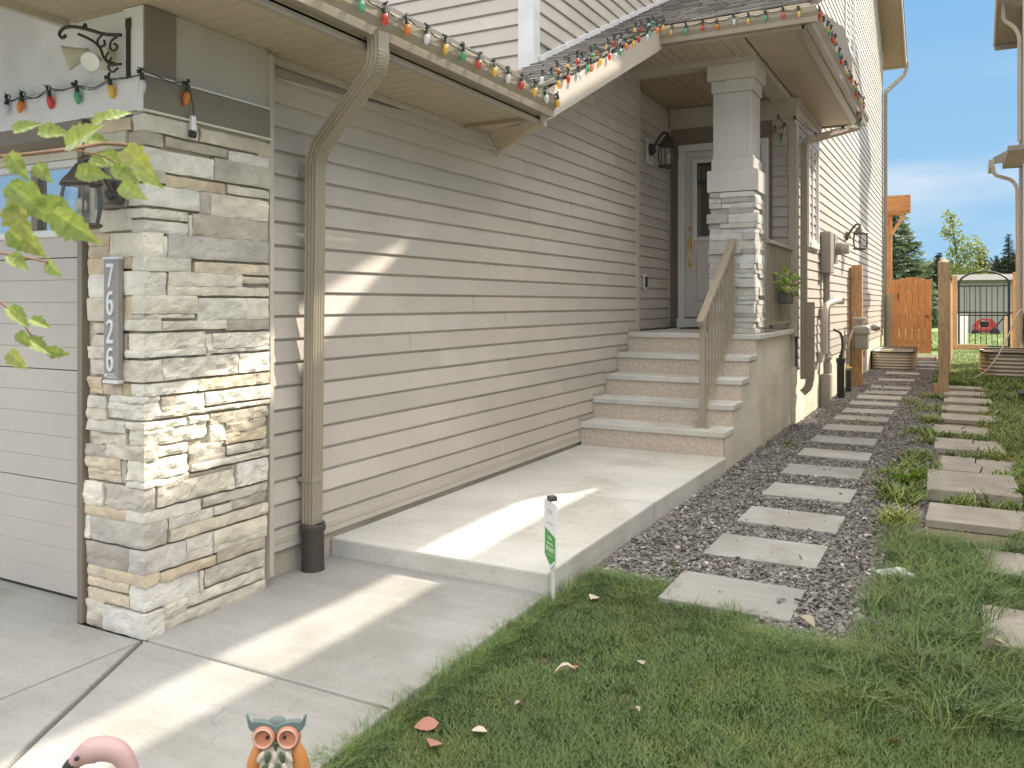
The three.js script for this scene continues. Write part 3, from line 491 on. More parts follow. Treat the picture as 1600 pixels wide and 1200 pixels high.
{ // downspouts
  const ds = grp('downspout', house);
  part('pipe', [spout([[-2.405, 2.66, -3.17], [-2.405, 2.50, -3.18], [-2.945, 2.17, -3.36], [-2.975, 0.24, -3.365]], 0.083, 0.066, [0, 0, 1])], M.metalTrim, ds);
  part('strap', [rb(-3.04, -2.938, 2.04, 2.065, -3.41, -3.32, 0.003)], M.metalTrim, ds);
  part('strap', [rb(-3.04, -2.938, 0.46, 0.485, -3.41, -3.32, 0.003)], M.metalTrim, ds);
  part('drain_boot', [uvm(new THREE.LatheGeometry([[0.05, 0.24], [0.062, 0.245], [0.066, 0.23], [0.066, 0.21], [0.058, 0.2], [0.058, 0.02], [0.062, 0.0], [0.062, -0.02]].map((p) => new THREE.Vector2(...p)), 24).translate(-2.97, 0, -3.365))], mat('boot', 0.06, 0.05, 0.042, 0.6, { ...bump(T.fine, 0.002, 0.1) }), ds);
  const d2 = grp('downspout', house);
  part('pipe', [spout([[-1.11, 3.78, -11.35], [-1.11, 3.60, -11.3], [-1.61, 3.28, -10.28], [-1.61, 0.5, -10.28]], 0.085, 0.07, [0, 0, 1])], M.metalTrim, d2);
  part('extension', [spout([[-1.535, 1.40, -10.28], [-1.535, 0.55, -10.28], [-1.56, 0.40, -10.28], [-1.62, 0.34, -10.28]], 0.1, 0.08, [0, 0, 1])], M.metalTrim, d2);
  const d3 = grp('downspout', house);
  part('pipe', [spout([[-1.16, 7.3, -23.1], [-1.2, 7.1, -23.05], [-1.6, 6.55, -22.42], [-1.6, 0.3, -22.42]], 0.1, 0.08, [0, 0, 1])], M.metalTrim, d3);
  part('extension', [spout([[-1.50, 1.6, -22.3], [-1.50, 0.3, -22.3]], 0.11, 0.1, [0, 0, 1])], M.metalTrim, d3);
}

// ---------------------------------------------------------------- concrete steps and railings
{
  const st = thing('front_steps', 'five concrete steps with pebbled risers and smooth pale treads up to the porch', 'steps', [-2.4, 0, -7]);
  const r = 0.194, run = 0.31, x0 = -3.045, x1 = -1.725;
  for (let k = 0; k < 5; k++) {
    const zf = -7.02 - run * k, yt = 0.31 + r * k, back = k < 4 ? zf - run - 0.02 : ZD;
    part('riser', [bx(x0 + 0.01, x1 - 0.018, yt - r - (k ? 0.02 : 0.3), yt - 0.05, zf - 0.1, zf)], M.aggregate, st);
    part('tread', [rb(x0, k < 4 ? x1 : -1.69, yt - 0.052, yt, back, zf + 0.022, 0.01)], M.concretePale, st);
    part('flashing', [bar([x0 + 0.012, yt + 0.03, zf + 0.03], [x0 + 0.012, yt + 0.03, zf - run + 0.05], 0.012, 0.02, [1, 0, 0]), bar([x0 + 0.012, yt - r + 0.03, zf + 0.03], [x0 + 0.012, yt + 0.035, zf + 0.03], 0.012, 0.02, [1, 0, 0])], M.trim, st);
  }
  part('side_wall', [prism([[-7.05, -0.1], [-7.05, 0.255], [-7.34, 0.255], [-7.34, 0.45], [-7.65, 0.45], [-7.65, 0.64], [-7.96, 0.64], [-7.96, 0.835], [-8.27, 0.835], [-8.27, 1.03], [-10.16, 1.03], [-10.16, -0.1]], -1.85, -1.738, 'x')], M.parging, st);
}
{
  const st = thing('stair_railing', 'taupe metal handrail with thin balusters climbing the concrete steps', 'railing', [-1.96, 0.31, -7.19]);
  const x = -1.965, P0 = [x, 0.31, -7.19], top = (z) => 1.27 + 0.66 * (-z - 7.19), low = (z) => 0.43 + 0.626 * (-z - 7.19);
  part('post', [rb(x - 0.022, x + 0.022, 0.312, 1.25, -7.21, -7.166, 0.004)], M.metalTrim, st); part('post', [rb(x - 0.022, x + 0.022, 1.087, 1.95, -8.27, -8.226, 0.004)], M.metalTrim, st);
  part('base_plate', [rb(x - 0.06, x + 0.06, 0.311, 0.32, -7.24, -7.14, 0.003)], M.metalTrim, st);
  part('handrail', [bar([x, top(-7.1), -7.1], [x, top(-8.3), -8.3], 0.062, 0.05, [1, 0, 0], 0.008)], M.metalTrim, st);
  part('rail', [bar([x, low(-7.2), -7.2], [x, low(-8.24), -8.24], 0.03, 0.026, [1, 0, 0], 0.003)], M.metalTrim, st);
  for (let k = 1; k < 10; k++) { const z = -7.19 - k * 0.105; part('baluster', [rb(x - 0.009, x + 0.009, low(z), top(z) - 0.02, z - 0.009, z + 0.009, 0.003)], M.metalTrim, st); }
  const pr = thing('porch_railing', 'level taupe metal railing along the porch side beside the stone column', 'railing', [-1.735, 1.087, -9.4]);
  part('rail', [rb(-1.765, -1.705, 2.0, 2.04, -8.74, ZD + 0.02, 0.006)], M.metalTrim, pr); part('rail', [rb(-1.75, -1.72, 1.16, 1.19, -8.74, ZD + 0.02, 0.003)], M.metalTrim, pr);
  for (let z = -8.82; z > ZD + 0.05; z -= 0.105) part('baluster', [rb(-1.744, -1.726, 1.19, 2.0, z - 0.009, z + 0.009, 0.003)], M.metalTrim, pr);
}

// ---------------------------------------------------------------- the neighbouring house on the right (its unseen near wall is added, cut to shape the sun bands)
{
  const nb = thing('neighbour_house', 'neighbouring beige house whose eaves and wall edge show at the right, with an added unseen wall shaping the sun bands', 'house', [1.3, 0, -12]);
  const ax = SUN.x, bz = -SUN.z, X0 = 0.9;
  const reach = ([x, y, z]) => { const d = (X0 - x) / ax; return [z - bz * d, y + d]; };   // where the sunbeam to a lit spot passes this wall's openings
  const over = (x, y) => y + (X0 - x) / ax, low = over(-1.5, 0);
  const wall = new THREE.Shape([[-0.3, -0.1], [-0.3, 0.4], [-0.2 - 1.1 * (over(-2.345, 2.71) - 0.4), over(-2.345, 2.71)], [-4.9 - bz * (X0 + 2.4) / ax, over(-2.345, 2.71)], [-4.9 - bz * (X0 + 2.4) / ax, over(-3.05, 3.3)], [-11.6, over(-3.05, 3.3)], [-11.6, 11.9], [-15.2, 11.9], [-15.2, over(-3.05, 3.3)], [-13.95, over(-3.05, 3.3)], [-13.95, low], [-15.2, low], [-15.2, -0.1]].map((p) => new THREE.Vector2(-p[0], p[1])));
  const hole = (pts) => wall.holes.push(new THREE.Path(pts.map(reach).map((p) => new THREE.Vector2(-p[0], p[1]))));
  hole([[-2.61, 0, -0.8], [-2.62, 0, -1.3], [-2.59, 0, -1.9], [-2.63, 0, -2.5], [-2.6, 0, -3.1], [-2.61, 0, -3.58], [-2.56, 0.1, -4.1], [-2.57, 0.1, -4.8], [-2.50, 0.1, -5.05], [-2.34, 0.1, -5.25], [-2.22, 0.1, -5.7], [-2.22, 0.1, -4.4], [-2.2, 0.1, -3.62], [-2.28, 0, -3.58], [-2.25, 0, -2.2], [-2.25, 0, -0.8]]);
  hole([[-3.05, 1.88, -4.50], [-3.05, 1.68, -3.97], [-3.05, 1.46, -3.51], [-3.05, 1.30, -3.15], [-2.96, 1.24, -3.03], [-2.96, 1.12, -2.7], [-2.95, 1.0, -2.40], [-2.94, 0.82, -2.27], [-2.95, 0.60, -2.40], [-2.96, 0.64, -2.62], [-2.96, 0.80, -2.9], [-2.96, 0.9, -3.03], [-3.05, 1.06, -3.37], [-3.05, 1.19, -3.53], [-3.05, 1.36, -3.74], [-3.05, 1.49, -3.92], [-3.05, 1.68, -4.20]]);
  const slit = (a, b, w) => hole([[a[0] - w, a[1], a[2]], [b[0] - w, b[1], b[2]], [b[0] + w * 0.4, b[1], b[2]], [a[0] + w, a[1], a[2]]]);
  hole([[-1.77, 1.10, -8.345], [-1.77, 2.80, -8.345], [-1.80, 2.83, -8.375], [-1.80, 3.35, -8.375], [-1.80, 3.35, -8.64], [-1.77, 2.8, -8.68], [-1.77, 1.10, -8.68]]);
  hole([[-2.42, ROOF(-5.15) + 0.05, -5.15], [-2.42, ROOF(-5.1) + 0.35, -5.1], [-2.42, ROOF(-6.1) + 0.35, -6.1], [-2.42, ROOF(-6.6) + 0.05, -6.6]]);
  slit([-2.44, 0.1, -5.32], [-2.25, 0.1, -6.05], 0.025); slit([-2.78, 0.1, -6.42], [-2.68, 0.1, -6.78], 0.022); slit([-0.45, 0, -5.75], [-0.70, 0, -7.25], 0.035);
  part('wall', [uvm(new THREE.ExtrudeGeometry(wall, { depth: 0.06, bevelEnabled: false }).rotateY(Math.PI / 2).translate(X0, 0, 0))], M.sidingLight, nb);  // added unseen wall; its cut-outs let the sun bands through, pale face returns light
  part('wall', [bx(1.25, 9, -0.1, 3.7, -15.2, -20.6)], M.siding, nb);
  part('roof', [prism([[-14.9, 3.62], [-20.6, 3.62], [-20.6, 3.74], [-14.9, 3.74]], 1.2, 9, 'x')], M.roofing, nb);
  part('wall', [bx(1.24, 1.6, -0.1, 8.6, -21.9, -23.0)], M.siding, nb);
  const w = grp('wall', nb);
  for (let y = 0.5, k = 0; y < 8.4; y += 0.1143, k++) part('siding_board', quads([[[1.222, y, -23.0], [1.222, y, -21.88], [1.234, y + 0.114, -21.88], [1.234, y + 0.114, -23.0]], [[1.24, y, -23.0], [1.24, y, -21.88], [1.222, y, -21.88], [1.222, y, -23.0]]]), M.taupe, w);
  // eaves seen at the frame's edge
  part('rake_board', [prism([[-22.9, 7.46], [-19.5, 9.3], [-19.5, 9.55], [-22.9, 7.70]], 0.70, 0.74, 'x')], M.trim, nb);
  part('soffit', [prism([[-22.9, 7.48], [-19.5, 9.32], [-19.5, 9.36], [-22.9, 7.52]], 0.74, 1.24, 'x')], M.taupe, nb);
  part('gutter', [rb(0.72, 2.4, 7.42, 7.56, -23.04, -22.9, 0.01)], M.metalTrim, nb);
  part('fascia', [bx(0.74, 1.3, 7.36, 7.48, -22.9, -22.86)], M.taupe, nb);
  part('eave', [prism([[-22.2, 4.46], [-19.6, 4.46], [-19.6, 4.56], [-22.2, 4.56]], 0.86, 1.24, 'x')], M.taupe, nb);
  part('eave', [quads([[[0.66, 4.52, -21.7], [1.24, 4.52, -21.7], [1.24, 4.95, -21.7], [0.66, 4.66, -21.7]]]), quads([[[0.66, 4.5, -21.72], [0.66, 4.66, -21.72], [1.24, 4.95, -22.9], [1.24, 4.8, -22.9]]])], M.taupe, nb);
  part('gutter', [rb(0.58, 0.69, 4.42, 4.62, -22.6, -21.68, 0.012)], M.metalTrim, nb);
  const ds = grp('downspout', nb);
  part('pipe', [spout([[0.66, 4.44, -21.6], [0.68, 4.25, -21.6], [1.02, 4.12, -21.6], [1.12, 3.95, -21.6], [1.14, 0.3, -21.6]], 0.09, 0.07, [0, 0, 1])], M.metalTrim, ds);
  const ds2 = grp('downspout', nb);
  part('pipe', [spout([[0.86, 8.3, -21.8], [0.86, 7.75, -21.8], [1.08, 7.55, -21.8], [1.17, 7.35, -21.8], [1.17, 5.0, -21.8]], 0.09, 0.07, [0, 0, 1])], M.metalTrim, ds2);
}
{ // a house across the street, which the garage lites mirror
  const h = thing('house', 'brown-roofed house across the street mirrored in the garage window', 'house', [-6, 0, 24]);
  part('wall', bx(-14, 4, 0, 4.2, 22, 30), M.sidingLight, h); part('roof', prism([[21.3, 4.2], [26, 7.2], [31, 4.2]], -14.6, 4.6, 'x'), mat('tileRoof', 0.34, 0.24, 0.17, 0.9), h);
  part('garage_door', rb(-8, -3, 0.05, 2.3, 21.9, 21.99, 0.02), M.taupe, h);
  for (const x of [-12.5, -1, 2]) { const w = part('window_frame', rb(x - 0.7, x + 0.7, 1.2, 2.8, 21.9, 21.99, 0.02), M.white, h); part('pane', bx(x - 0.6, x + 0.6, 1.3, 2.7, 21.87, 21.895), M.windowPane, w); }
}
// ---------------------------------------------------------------- paving slabs
{
  const r = rng(31), words = ['first', 'second', 'third', 'fourth', 'fifth', 'sixth', 'seventh', 'eighth', 'ninth', 'tenth', 'eleventh', 'twelfth', 'thirteenth', 'fourteenth', 'fifteenth', 'sixteenth', 'seventeenth', 'eighteenth', 'nineteenth'];
  const Zs = [-4.28, -5.1, -5.88, -6.73, -7.62, -8.48, -9.38, -10.3, -11.18, -12.02, -12.9, -13.78, -14.64, -15.5, -17.0, -18.7, -20.2, -21.4, -22.6];
  const slabMats = [1, 0.9, 1.07, 0.95].map((k, i) => { const m = M.slab.clone(); m.color.multiplyScalar(k); m.map = again(T.concrete, 0.9 + i * 0.37); m.map.offset.set(i * 0.31, i * 0.17); return m; });
  Zs.forEach((z, i) => {
    const xl = [-1.265, -1.27, -1.265, -1.28, -1.31, -1.32, -1.345, -1.355, -1.355, -1.35, -1.36, -1.355, -1.33, -1.31, -1.315, -1.31, -0.9, -0.9, -0.9][i], W = 0.605, D = 0.445;
    const s = thing('stepping_slab', `pale grey paving slab, ${words[i]} from the lawn on the dark gravel path`, 'paving slab', [xl + W / 2, 0, z + D / 2], 'paving slabs across the dark gravel');
    s.rotation.y = (r() - 0.5) * 0.04;
    const m = part('slab', rb(xl, xl + W, -0.05, 0.0, z, z + D, 0.006), slabMats[Math.floor(r() * 4)], s); m.rotation.set((r() - 0.5) * 0.022, 0, (r() - 0.5) * 0.026); m.position.y -= 0.004 + 0.008 * r();
  });
  const Rs = [[0.085, -4.42, 0.50, 0], [0.09, -5.42, 0.45, 0], [-0.19, -6.52, 0.53, 0], [-0.22, -7.62, 0.80, 1], [-0.15, -8.58, 0.72, 2], [-0.22, -9.72, 0.72, 2], [-0.26, -10.75, 0.62, 2], [-0.2, -11.9, 0.6, 0], [-0.215, -12.9, 0.62, 0], [-0.2, -13.95, 0.62, 0], [-0.22, -15.0, 0.6, 0], [-0.2, -15.95, 0.5, 0]];
  const kinds = ['smooth worn grey-brown paving slab', 'ribbed grey-brown paving slab', 'cracked grey-brown paving slab'];
  Rs.forEach(([x, z, D, kind], i) => {
    const W = 0.6, s = thing('paving_slab', `${kinds[kind]}, ${words[i]} from the front in the weedy right-hand row`, 'paving slab', [x + W / 2, 0, z + D / 2], 'old paving slabs along the right-hand path');
    s.rotation.y = (r() - 0.5) * 0.06; const y1 = 0.002 + (kind === 1 ? 0.035 : 0);
    if (kind === 2) { const c = x + 0.28 + r() * 0.16, j = r() * 0.08 - 0.04, q = 0.009; part('slab_piece', slabGeo([[x, z], [x, z + D], [c - j, z + D], [c + 0.03, z + D * 0.62], [c - 0.02, z + D * 0.35], [c + j, z]].reverse(), -0.05, y1, 0.004), M.slabBrown, s); part('slab_piece', slabGeo([[c + j + q, z], [c - 0.02 + q, z + D * 0.35], [c + 0.03 + q, z + D * 0.62], [c - j + q, z + D], [x + W, z + D], [x + W, z]].reverse(), -0.05, y1 - 0.006, 0.004), M.slabBrown, s); }
    else part('slab', rb(x, x + W, -0.05, y1, z, z + D, 0.006), M.slabBrown, s);
    if (kind === 1) for (let k = 0; k < 26; k++) part('rib', bx(x + 0.012 + k * 0.0225, x + 0.022 + k * 0.0225, y1 - 0.001, y1 + 0.005, z + 0.008, z + D - 0.008), M.slabBrown, s);
  });
  globalThis.SLABS = [...Zs.map((z, i) => [[-1.265, -1.27, -1.265, -1.28, -1.31, -1.32, -1.345, -1.355, -1.355, -1.35, -1.36, -1.355, -1.33, -1.31, -1.315, -1.31, -0.9, -0.9, -0.9][i], z, 0.605, 0.445]), ...Rs.map(([x, z, D]) => [x, z, 0.6, D])];
}
const SL = globalThis.SLABS, onSlab = (x, z, m = 0) => SL.some(([a, b, w, d]) => x > a - m && x < a + w + m && z > b - m && z < b + d + m);
// ---------------------------------------------------------------- gravel and grass (nobody could count them)
{
  const r = rng(41), D = new THREE.Object3D(), geos = [];
  for (let k = 0; k < 4; k++) { const pts = []; for (let i = 0; i < 11; i++) { const u = r() * 2 - 1, a = r() * 6.283, q = Math.sqrt(1 - u * u); pts.push(new THREE.Vector3(q * Math.cos(a) * (1 + 0.5 * r()), u * 0.55, q * Math.sin(a) * (0.6 + 0.3 * r()))); } geos.push(uvm(new ConvexGeometry(pts))); }
  const edge = (x, z) => z < (x < -0.95 ? -4.02 : x < -0.8 ? -3.85 : -3.62) + 0.12 * (noise(x * 5, z * 5, 3) - 0.5);
  const list = [];
  const put = (n, zf, zn, s0, s1) => { for (let i = 0; i < n; i++) { const x = -1.735 + r() * 1.56, z = zn + (zf - zn) * r(); if (!edge(x, z) || (onSlab(x, z, -0.004) && r() > 0.004) || (z < -7.05 && x < -1.73) || (z > -7.03 && x < -1.71)) continue; if (x > -0.3 + 0.1 * noise(z * 3, 1) && r() < 0.75) continue; list.push([x, z, s0 + (s1 - s0) * r() * r()]); } };
  put(30000, -8.2, -3.5, 0.006, 0.024); put(26000, -14, -8.2, 0.009, 0.019); put(16000, -22, -14, 0.012, 0.022);
  const g = thing('gravel', 'loose crushed grey and purple stone spread over the side path', null); g.userData.kind = 'stuff';
  geos.forEach((geo, k) => {
    const mine = list.filter((_, i) => i % 4 === k), im = new THREE.InstancedMesh(geo, M.gravel, mine.length), c = new THREE.Color(); im.name = 'gravel_stones';
    mine.forEach(([x, z, s], i) => {
      D.position.set(x, onSlab(x, z, -0.004) ? 0.0 + s * 0.2 : -0.033 + s * 0.45 + r() * 0.012, z); D.rotation.set((r() - 0.5) * 0.9, r() * 6.28, (r() - 0.5) * 0.9); D.scale.set(s, s * (0.6 + 0.5 * r()), s); D.updateMatrix(); im.setMatrixAt(i, D.matrix);
      const q = r(), v = q < 0.04 ? 0.34 + 0.16 * r() : 0.11 + 0.24 * r() * r() + 0.05 * r(), p = r() * 0.16; im.setColorAt(i, c.setRGB(1.12 * v * (1.06 + p * 0.25), 1.12 * v * (1.0 - p * 0.04), 1.12 * v * (0.91 + p * 0.05)));
    });
    im.userData.kind = 'stuff'; place(im, g);
  });
}
function tuft(n, rad, h0, h1, lean, seed, wid = 0.0022) {
  const r = rng(seed), pos = [], col = [];
  for (let i = 0; i < n; i++) {
    const a = r() * 6.283, q = Math.sqrt(r()) * rad, x = Math.cos(a) * q, z = Math.sin(a) * q, h = h0 + (h1 - h0) * r(), b = r() * 6.283, l = lean * (0.25 + r()) * h, dx = Math.cos(b), dz = Math.sin(b), w = wid * (0.6 + 0.7 * r()), sx = -dz * w, sz = dx * w;
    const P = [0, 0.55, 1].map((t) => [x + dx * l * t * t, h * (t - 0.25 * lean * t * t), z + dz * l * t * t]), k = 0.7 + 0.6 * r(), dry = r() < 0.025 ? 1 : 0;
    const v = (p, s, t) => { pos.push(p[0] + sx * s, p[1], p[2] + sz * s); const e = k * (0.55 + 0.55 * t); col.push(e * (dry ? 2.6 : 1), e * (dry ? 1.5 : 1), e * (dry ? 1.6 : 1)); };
    v(P[0], -1, 0); v(P[0], 1, 0); v(P[1], 0.8, 0.55); v(P[0], -1, 0); v(P[1], 0.8, 0.55); v(P[1], -0.8, 0.55); v(P[1], -0.8, 0.55); v(P[1], 0.8, 0.55); v(P[2], 0, 1);
  }
  const g = new THREE.BufferGeometry(); g.setAttribute('position', new THREE.BufferAttribute(new Float32Array(pos), 3)); g.setAttribute('color', new THREE.BufferAttribute(new Float32Array(col), 3)); g.computeVertexNormals(); return g;
}
{
  const r = rng(51), D = new THREE.Object3D(), c = new THREE.Color();
  const gm = new THREE.MeshPhysicalMaterial({ vertexColors: true, roughness: 0.6, side: THREE.DoubleSide, transmission: 0.3, thickness: 0 }); gm.color.setRGB(1, 1, 1);
  const scatter = (name, label, geo, spots, sc, base) => {
    const im = new THREE.InstancedMesh(geo, gm, spots.length); im.name = numbered(name); tag(im, label, null, null, 'stuff');
    spots.forEach(([x, z, k = 1, y = -0.05], i) => { D.position.set(x, y, z); D.rotation.set(0, r() * 6.283, 0); const s = (sc[0] + (sc[1] - sc[0]) * r()) * k; D.scale.set(s * 1.05, s, s * 1.05); D.updateMatrix(); im.setMatrixAt(i, D.matrix);
      const m = fbm(x * 1.7, z * 1.7, 3, 3), t = fbm(x * 5, z * 5, 8, 2), q = 0.78 + 0.5 * (m - 0.5) + 0.3 * r(), yl = clamp((t - 0.5) * 3) * 0.45; im.setColorAt(i, c.setRGB(base[0] * q * (1 + 0.9 * yl), base[1] * q * (1 + 0.25 * yl), base[2] * q * (1 - 0.1 * yl))); });
    place(im);
  };
  const front = (x) => (x < -0.95 ? -4.05 : x < -0.82 ? -3.9 : -3.68);
  const lawn = [];
  for (let i = 0; i < 23000; i++) {
    const x = -1.71 + r() * 2.9, z = -0.9 - r() * 6.2; if (onSlab(x, z, -0.01)) continue;
    const e = 0.16 * (fbm(x * 4, z * 4, 2, 3) - 0.5);
    const ok = z > front(x) + e || (x > -0.33 + 0.12 * (noise(z * 2.5, 4) - 0.5) * 2 && z > -5.55 + e);
    if (!ok || (x < -1.66 && r() < 0.35)) continue; const bare = fbm(x * 2.2 + 5, z * 2.2, 6, 3); if (bare > 0.63 && r() < 0.6) continue;
    lawn.push([x, z, 0.85 + 0.4 * noise(x * 3, z * 3, 9)]);
  }
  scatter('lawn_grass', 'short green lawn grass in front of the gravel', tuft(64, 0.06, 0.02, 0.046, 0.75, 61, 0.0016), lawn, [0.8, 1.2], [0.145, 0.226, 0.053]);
  const thatch = []; for (let i = 0; i < 5200; i++) { const x = -1.7 + r() * 2.7, z = -0.9 - r() * 3.4; if (z < front(x) && x < -0.35) continue; if (onSlab(x, z, -0.01)) continue; const n = fbm(x * 2.6 + 2, z * 2.6, 14, 3); if (n < 0.5 && r() < 0.75) continue; thatch.push([x, z, 0.8]); }
  scatter('dry_grass', 'dry straw-coloured blades lying in the lawn', tuft(9, 0.06, 0.015, 0.035, 2.2, 65, 0.0018), thatch, [0.7, 1.3], [0.42, 0.36, 0.2]);
  const clover = []; for (let i = 0; i < 900; i++) { const x = -1.6 + r() * 2.5, z = -1.2 - r() * 2.8; if (z < front(x) || fbm(x * 1.9, z * 1.9 + 7, 24, 3) < 0.53) continue; clover.push([x, z, 0.55]); }
  scatter('clover', 'patches of small broad-leaved clover in the lawn', tuft(16, 0.05, 0.02, 0.05, 1.3, 66, 0.006), clover, [0.7, 1.1], [0.13, 0.22, 0.07]);
  const long = [];
  for (let i = 0; i < 2600; i++) { const x = -0.36 + r() * 1.2, z = -2.8 - r() * 3.5, k = (1 - Math.abs(x + 0.1) * 0.5) * sm(clamp((-2.8 - z + 0.5 * (noise(x * 4, z * 4, 6) - 0.5)) / 1.3)); if (onSlab(x, z, -0.02) || r() > k) continue; if (z < -5.6 && x < 0.45) continue; long.push([x, z, 0.6 + 0.55 * r()]); }
  for (let i = 0; i < 900; i++) { const x = -1.68 + r() * 1.4, z = front(x) + 0.02 + r() * 0.35 * r(); if (!onSlab(x, z, -0.03)) long.push([x, z, 0.35 + 0.35 * r()]); }
  for (let i = 0; i < 500; i++) { const z = -0.9 - r() * 2.9; long.push([-1.70 + r() * 0.06, z, 0.4 + 0.35 * r()]); }
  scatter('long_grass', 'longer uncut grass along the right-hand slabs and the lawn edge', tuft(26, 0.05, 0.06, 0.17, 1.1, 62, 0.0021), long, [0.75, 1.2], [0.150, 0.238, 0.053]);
  const weeds = [];
  for (const [x, z, n, w] of [[-0.33, -7.6, 130, 0.28], [-0.38, -6.7, 120, 0.16], [-0.28, -9.8, 60, 0.25], [0.45, -8.3, 260, 0.35], [0.5, -7.2, 200, 0.3], [0.42, -10.2, 260, 0.35], [0.5, -12, 260, 0.4], [0.5, -6.2, 120, 0.25], [-0.62, -13.2, 14, 0.2], [-0.35, -12.4, 60, 0.25], [-0.32, -14, 40, 0.2], [-1.5, -8.6, 10, 0.12], [0.1, -6.62, 60, 0.3], [0.15, -8.62, 60, 0.3], [0.1, -9.85, 40, 0.3], [-0.98, -10.9, 12, 0.15], [0.75, -9, 240, 0.4], [0.62, -5.6, 200, 0.25], [0.6, -7.9, 320, 0.3], [0.62, -9.6, 320, 0.3], [0.6, -11, 320, 0.35], [0.62, -13, 340, 0.4], [0.55, -14.6, 260, 0.35], [-0.36, -5.9, 60, 0.1], [-0.34, -8.4, 70, 0.12], [-0.3, -11.2, 60, 0.12]])
    for (let i = 0; i < n; i++) { const x1 = x + (r() + r() - 1) * w, z1 = z + (r() + r() - 1) * w * 2.2; if (!onSlab(x1, z1, -0.02)) weeds.push([x1, z1, 0.5 + 0.7 * r()]); }
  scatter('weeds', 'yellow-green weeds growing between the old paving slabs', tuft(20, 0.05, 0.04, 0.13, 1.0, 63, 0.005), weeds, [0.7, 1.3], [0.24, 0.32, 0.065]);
  const far = []; for (let i = 0; i < 9000; i++) { const x = -0.3 + r() * 2.4, z = -15.5 - r() * 12; if (z > -16.3 && x < 0.45) continue; if (x > 0.5 && z > -19.5 && r() < 0.72) continue; far.push([x, z, 1.1]); }
  for (let i = 0; i < 7000; i++) far.push([-2 + r() * 8, -28 - r() * 15, 1.6]);
  scatter('yard_grass', 'grass of the side yard and the back lawn around the iron gate', tuft(22, 0.12, 0.05, 0.12, 0.7, 64, 0.006), far, [0.8, 1.3], [0.22, 0.33, 0.06]);
}
// small broad-leaved weeds, dead leaves and litter
function leafShape(w, l, curl, lobes = 0, seed = 1) {
  const N = 10, pos = [], r = rng(seed), edge = [];
  for (let i = 0; i <= N; i++) { const t = i / N, a = Math.sin(Math.PI * Math.pow(t, 0.8)) * (1 + (lobes ? 0.35 * Math.abs(Math.sin(t * Math.PI * lobes)) * (r() * 0.6 + 0.7) : 0)); edge.push([t, a * w / 2]); }
  const P = (t, x) => [x, Math.sin(t * 2.2) * curl * l * 0.35 + Math.abs(x) * curl * 0.9 + 0.012 * l * Math.sin(t * 23) * (x ? 1 : 0), t * l];
  for (let i = 0; i < N; i++) for (const s of [-1, 1]) { const [t0, a0] = edge[i], [t1, a1] = edge[i + 1], q = [P(t0, 0), P(t0, s * a0), P(t1, s * a1), P(t1, 0)]; for (const k of s > 0 ? [0, 2, 1, 0, 3, 2] : [0, 1, 2, 0, 2, 3]) pos.push(...q[k]); }
  const g = new THREE.BufferGeometry(); g.setAttribute('position', new THREE.BufferAttribute(new Float32Array(pos), 3)); g.computeVertexNormals(); g.setAttribute('uv', new THREE.BufferAttribute(new Float32Array(pos.length / 3 * 2), 2)); return g;
}
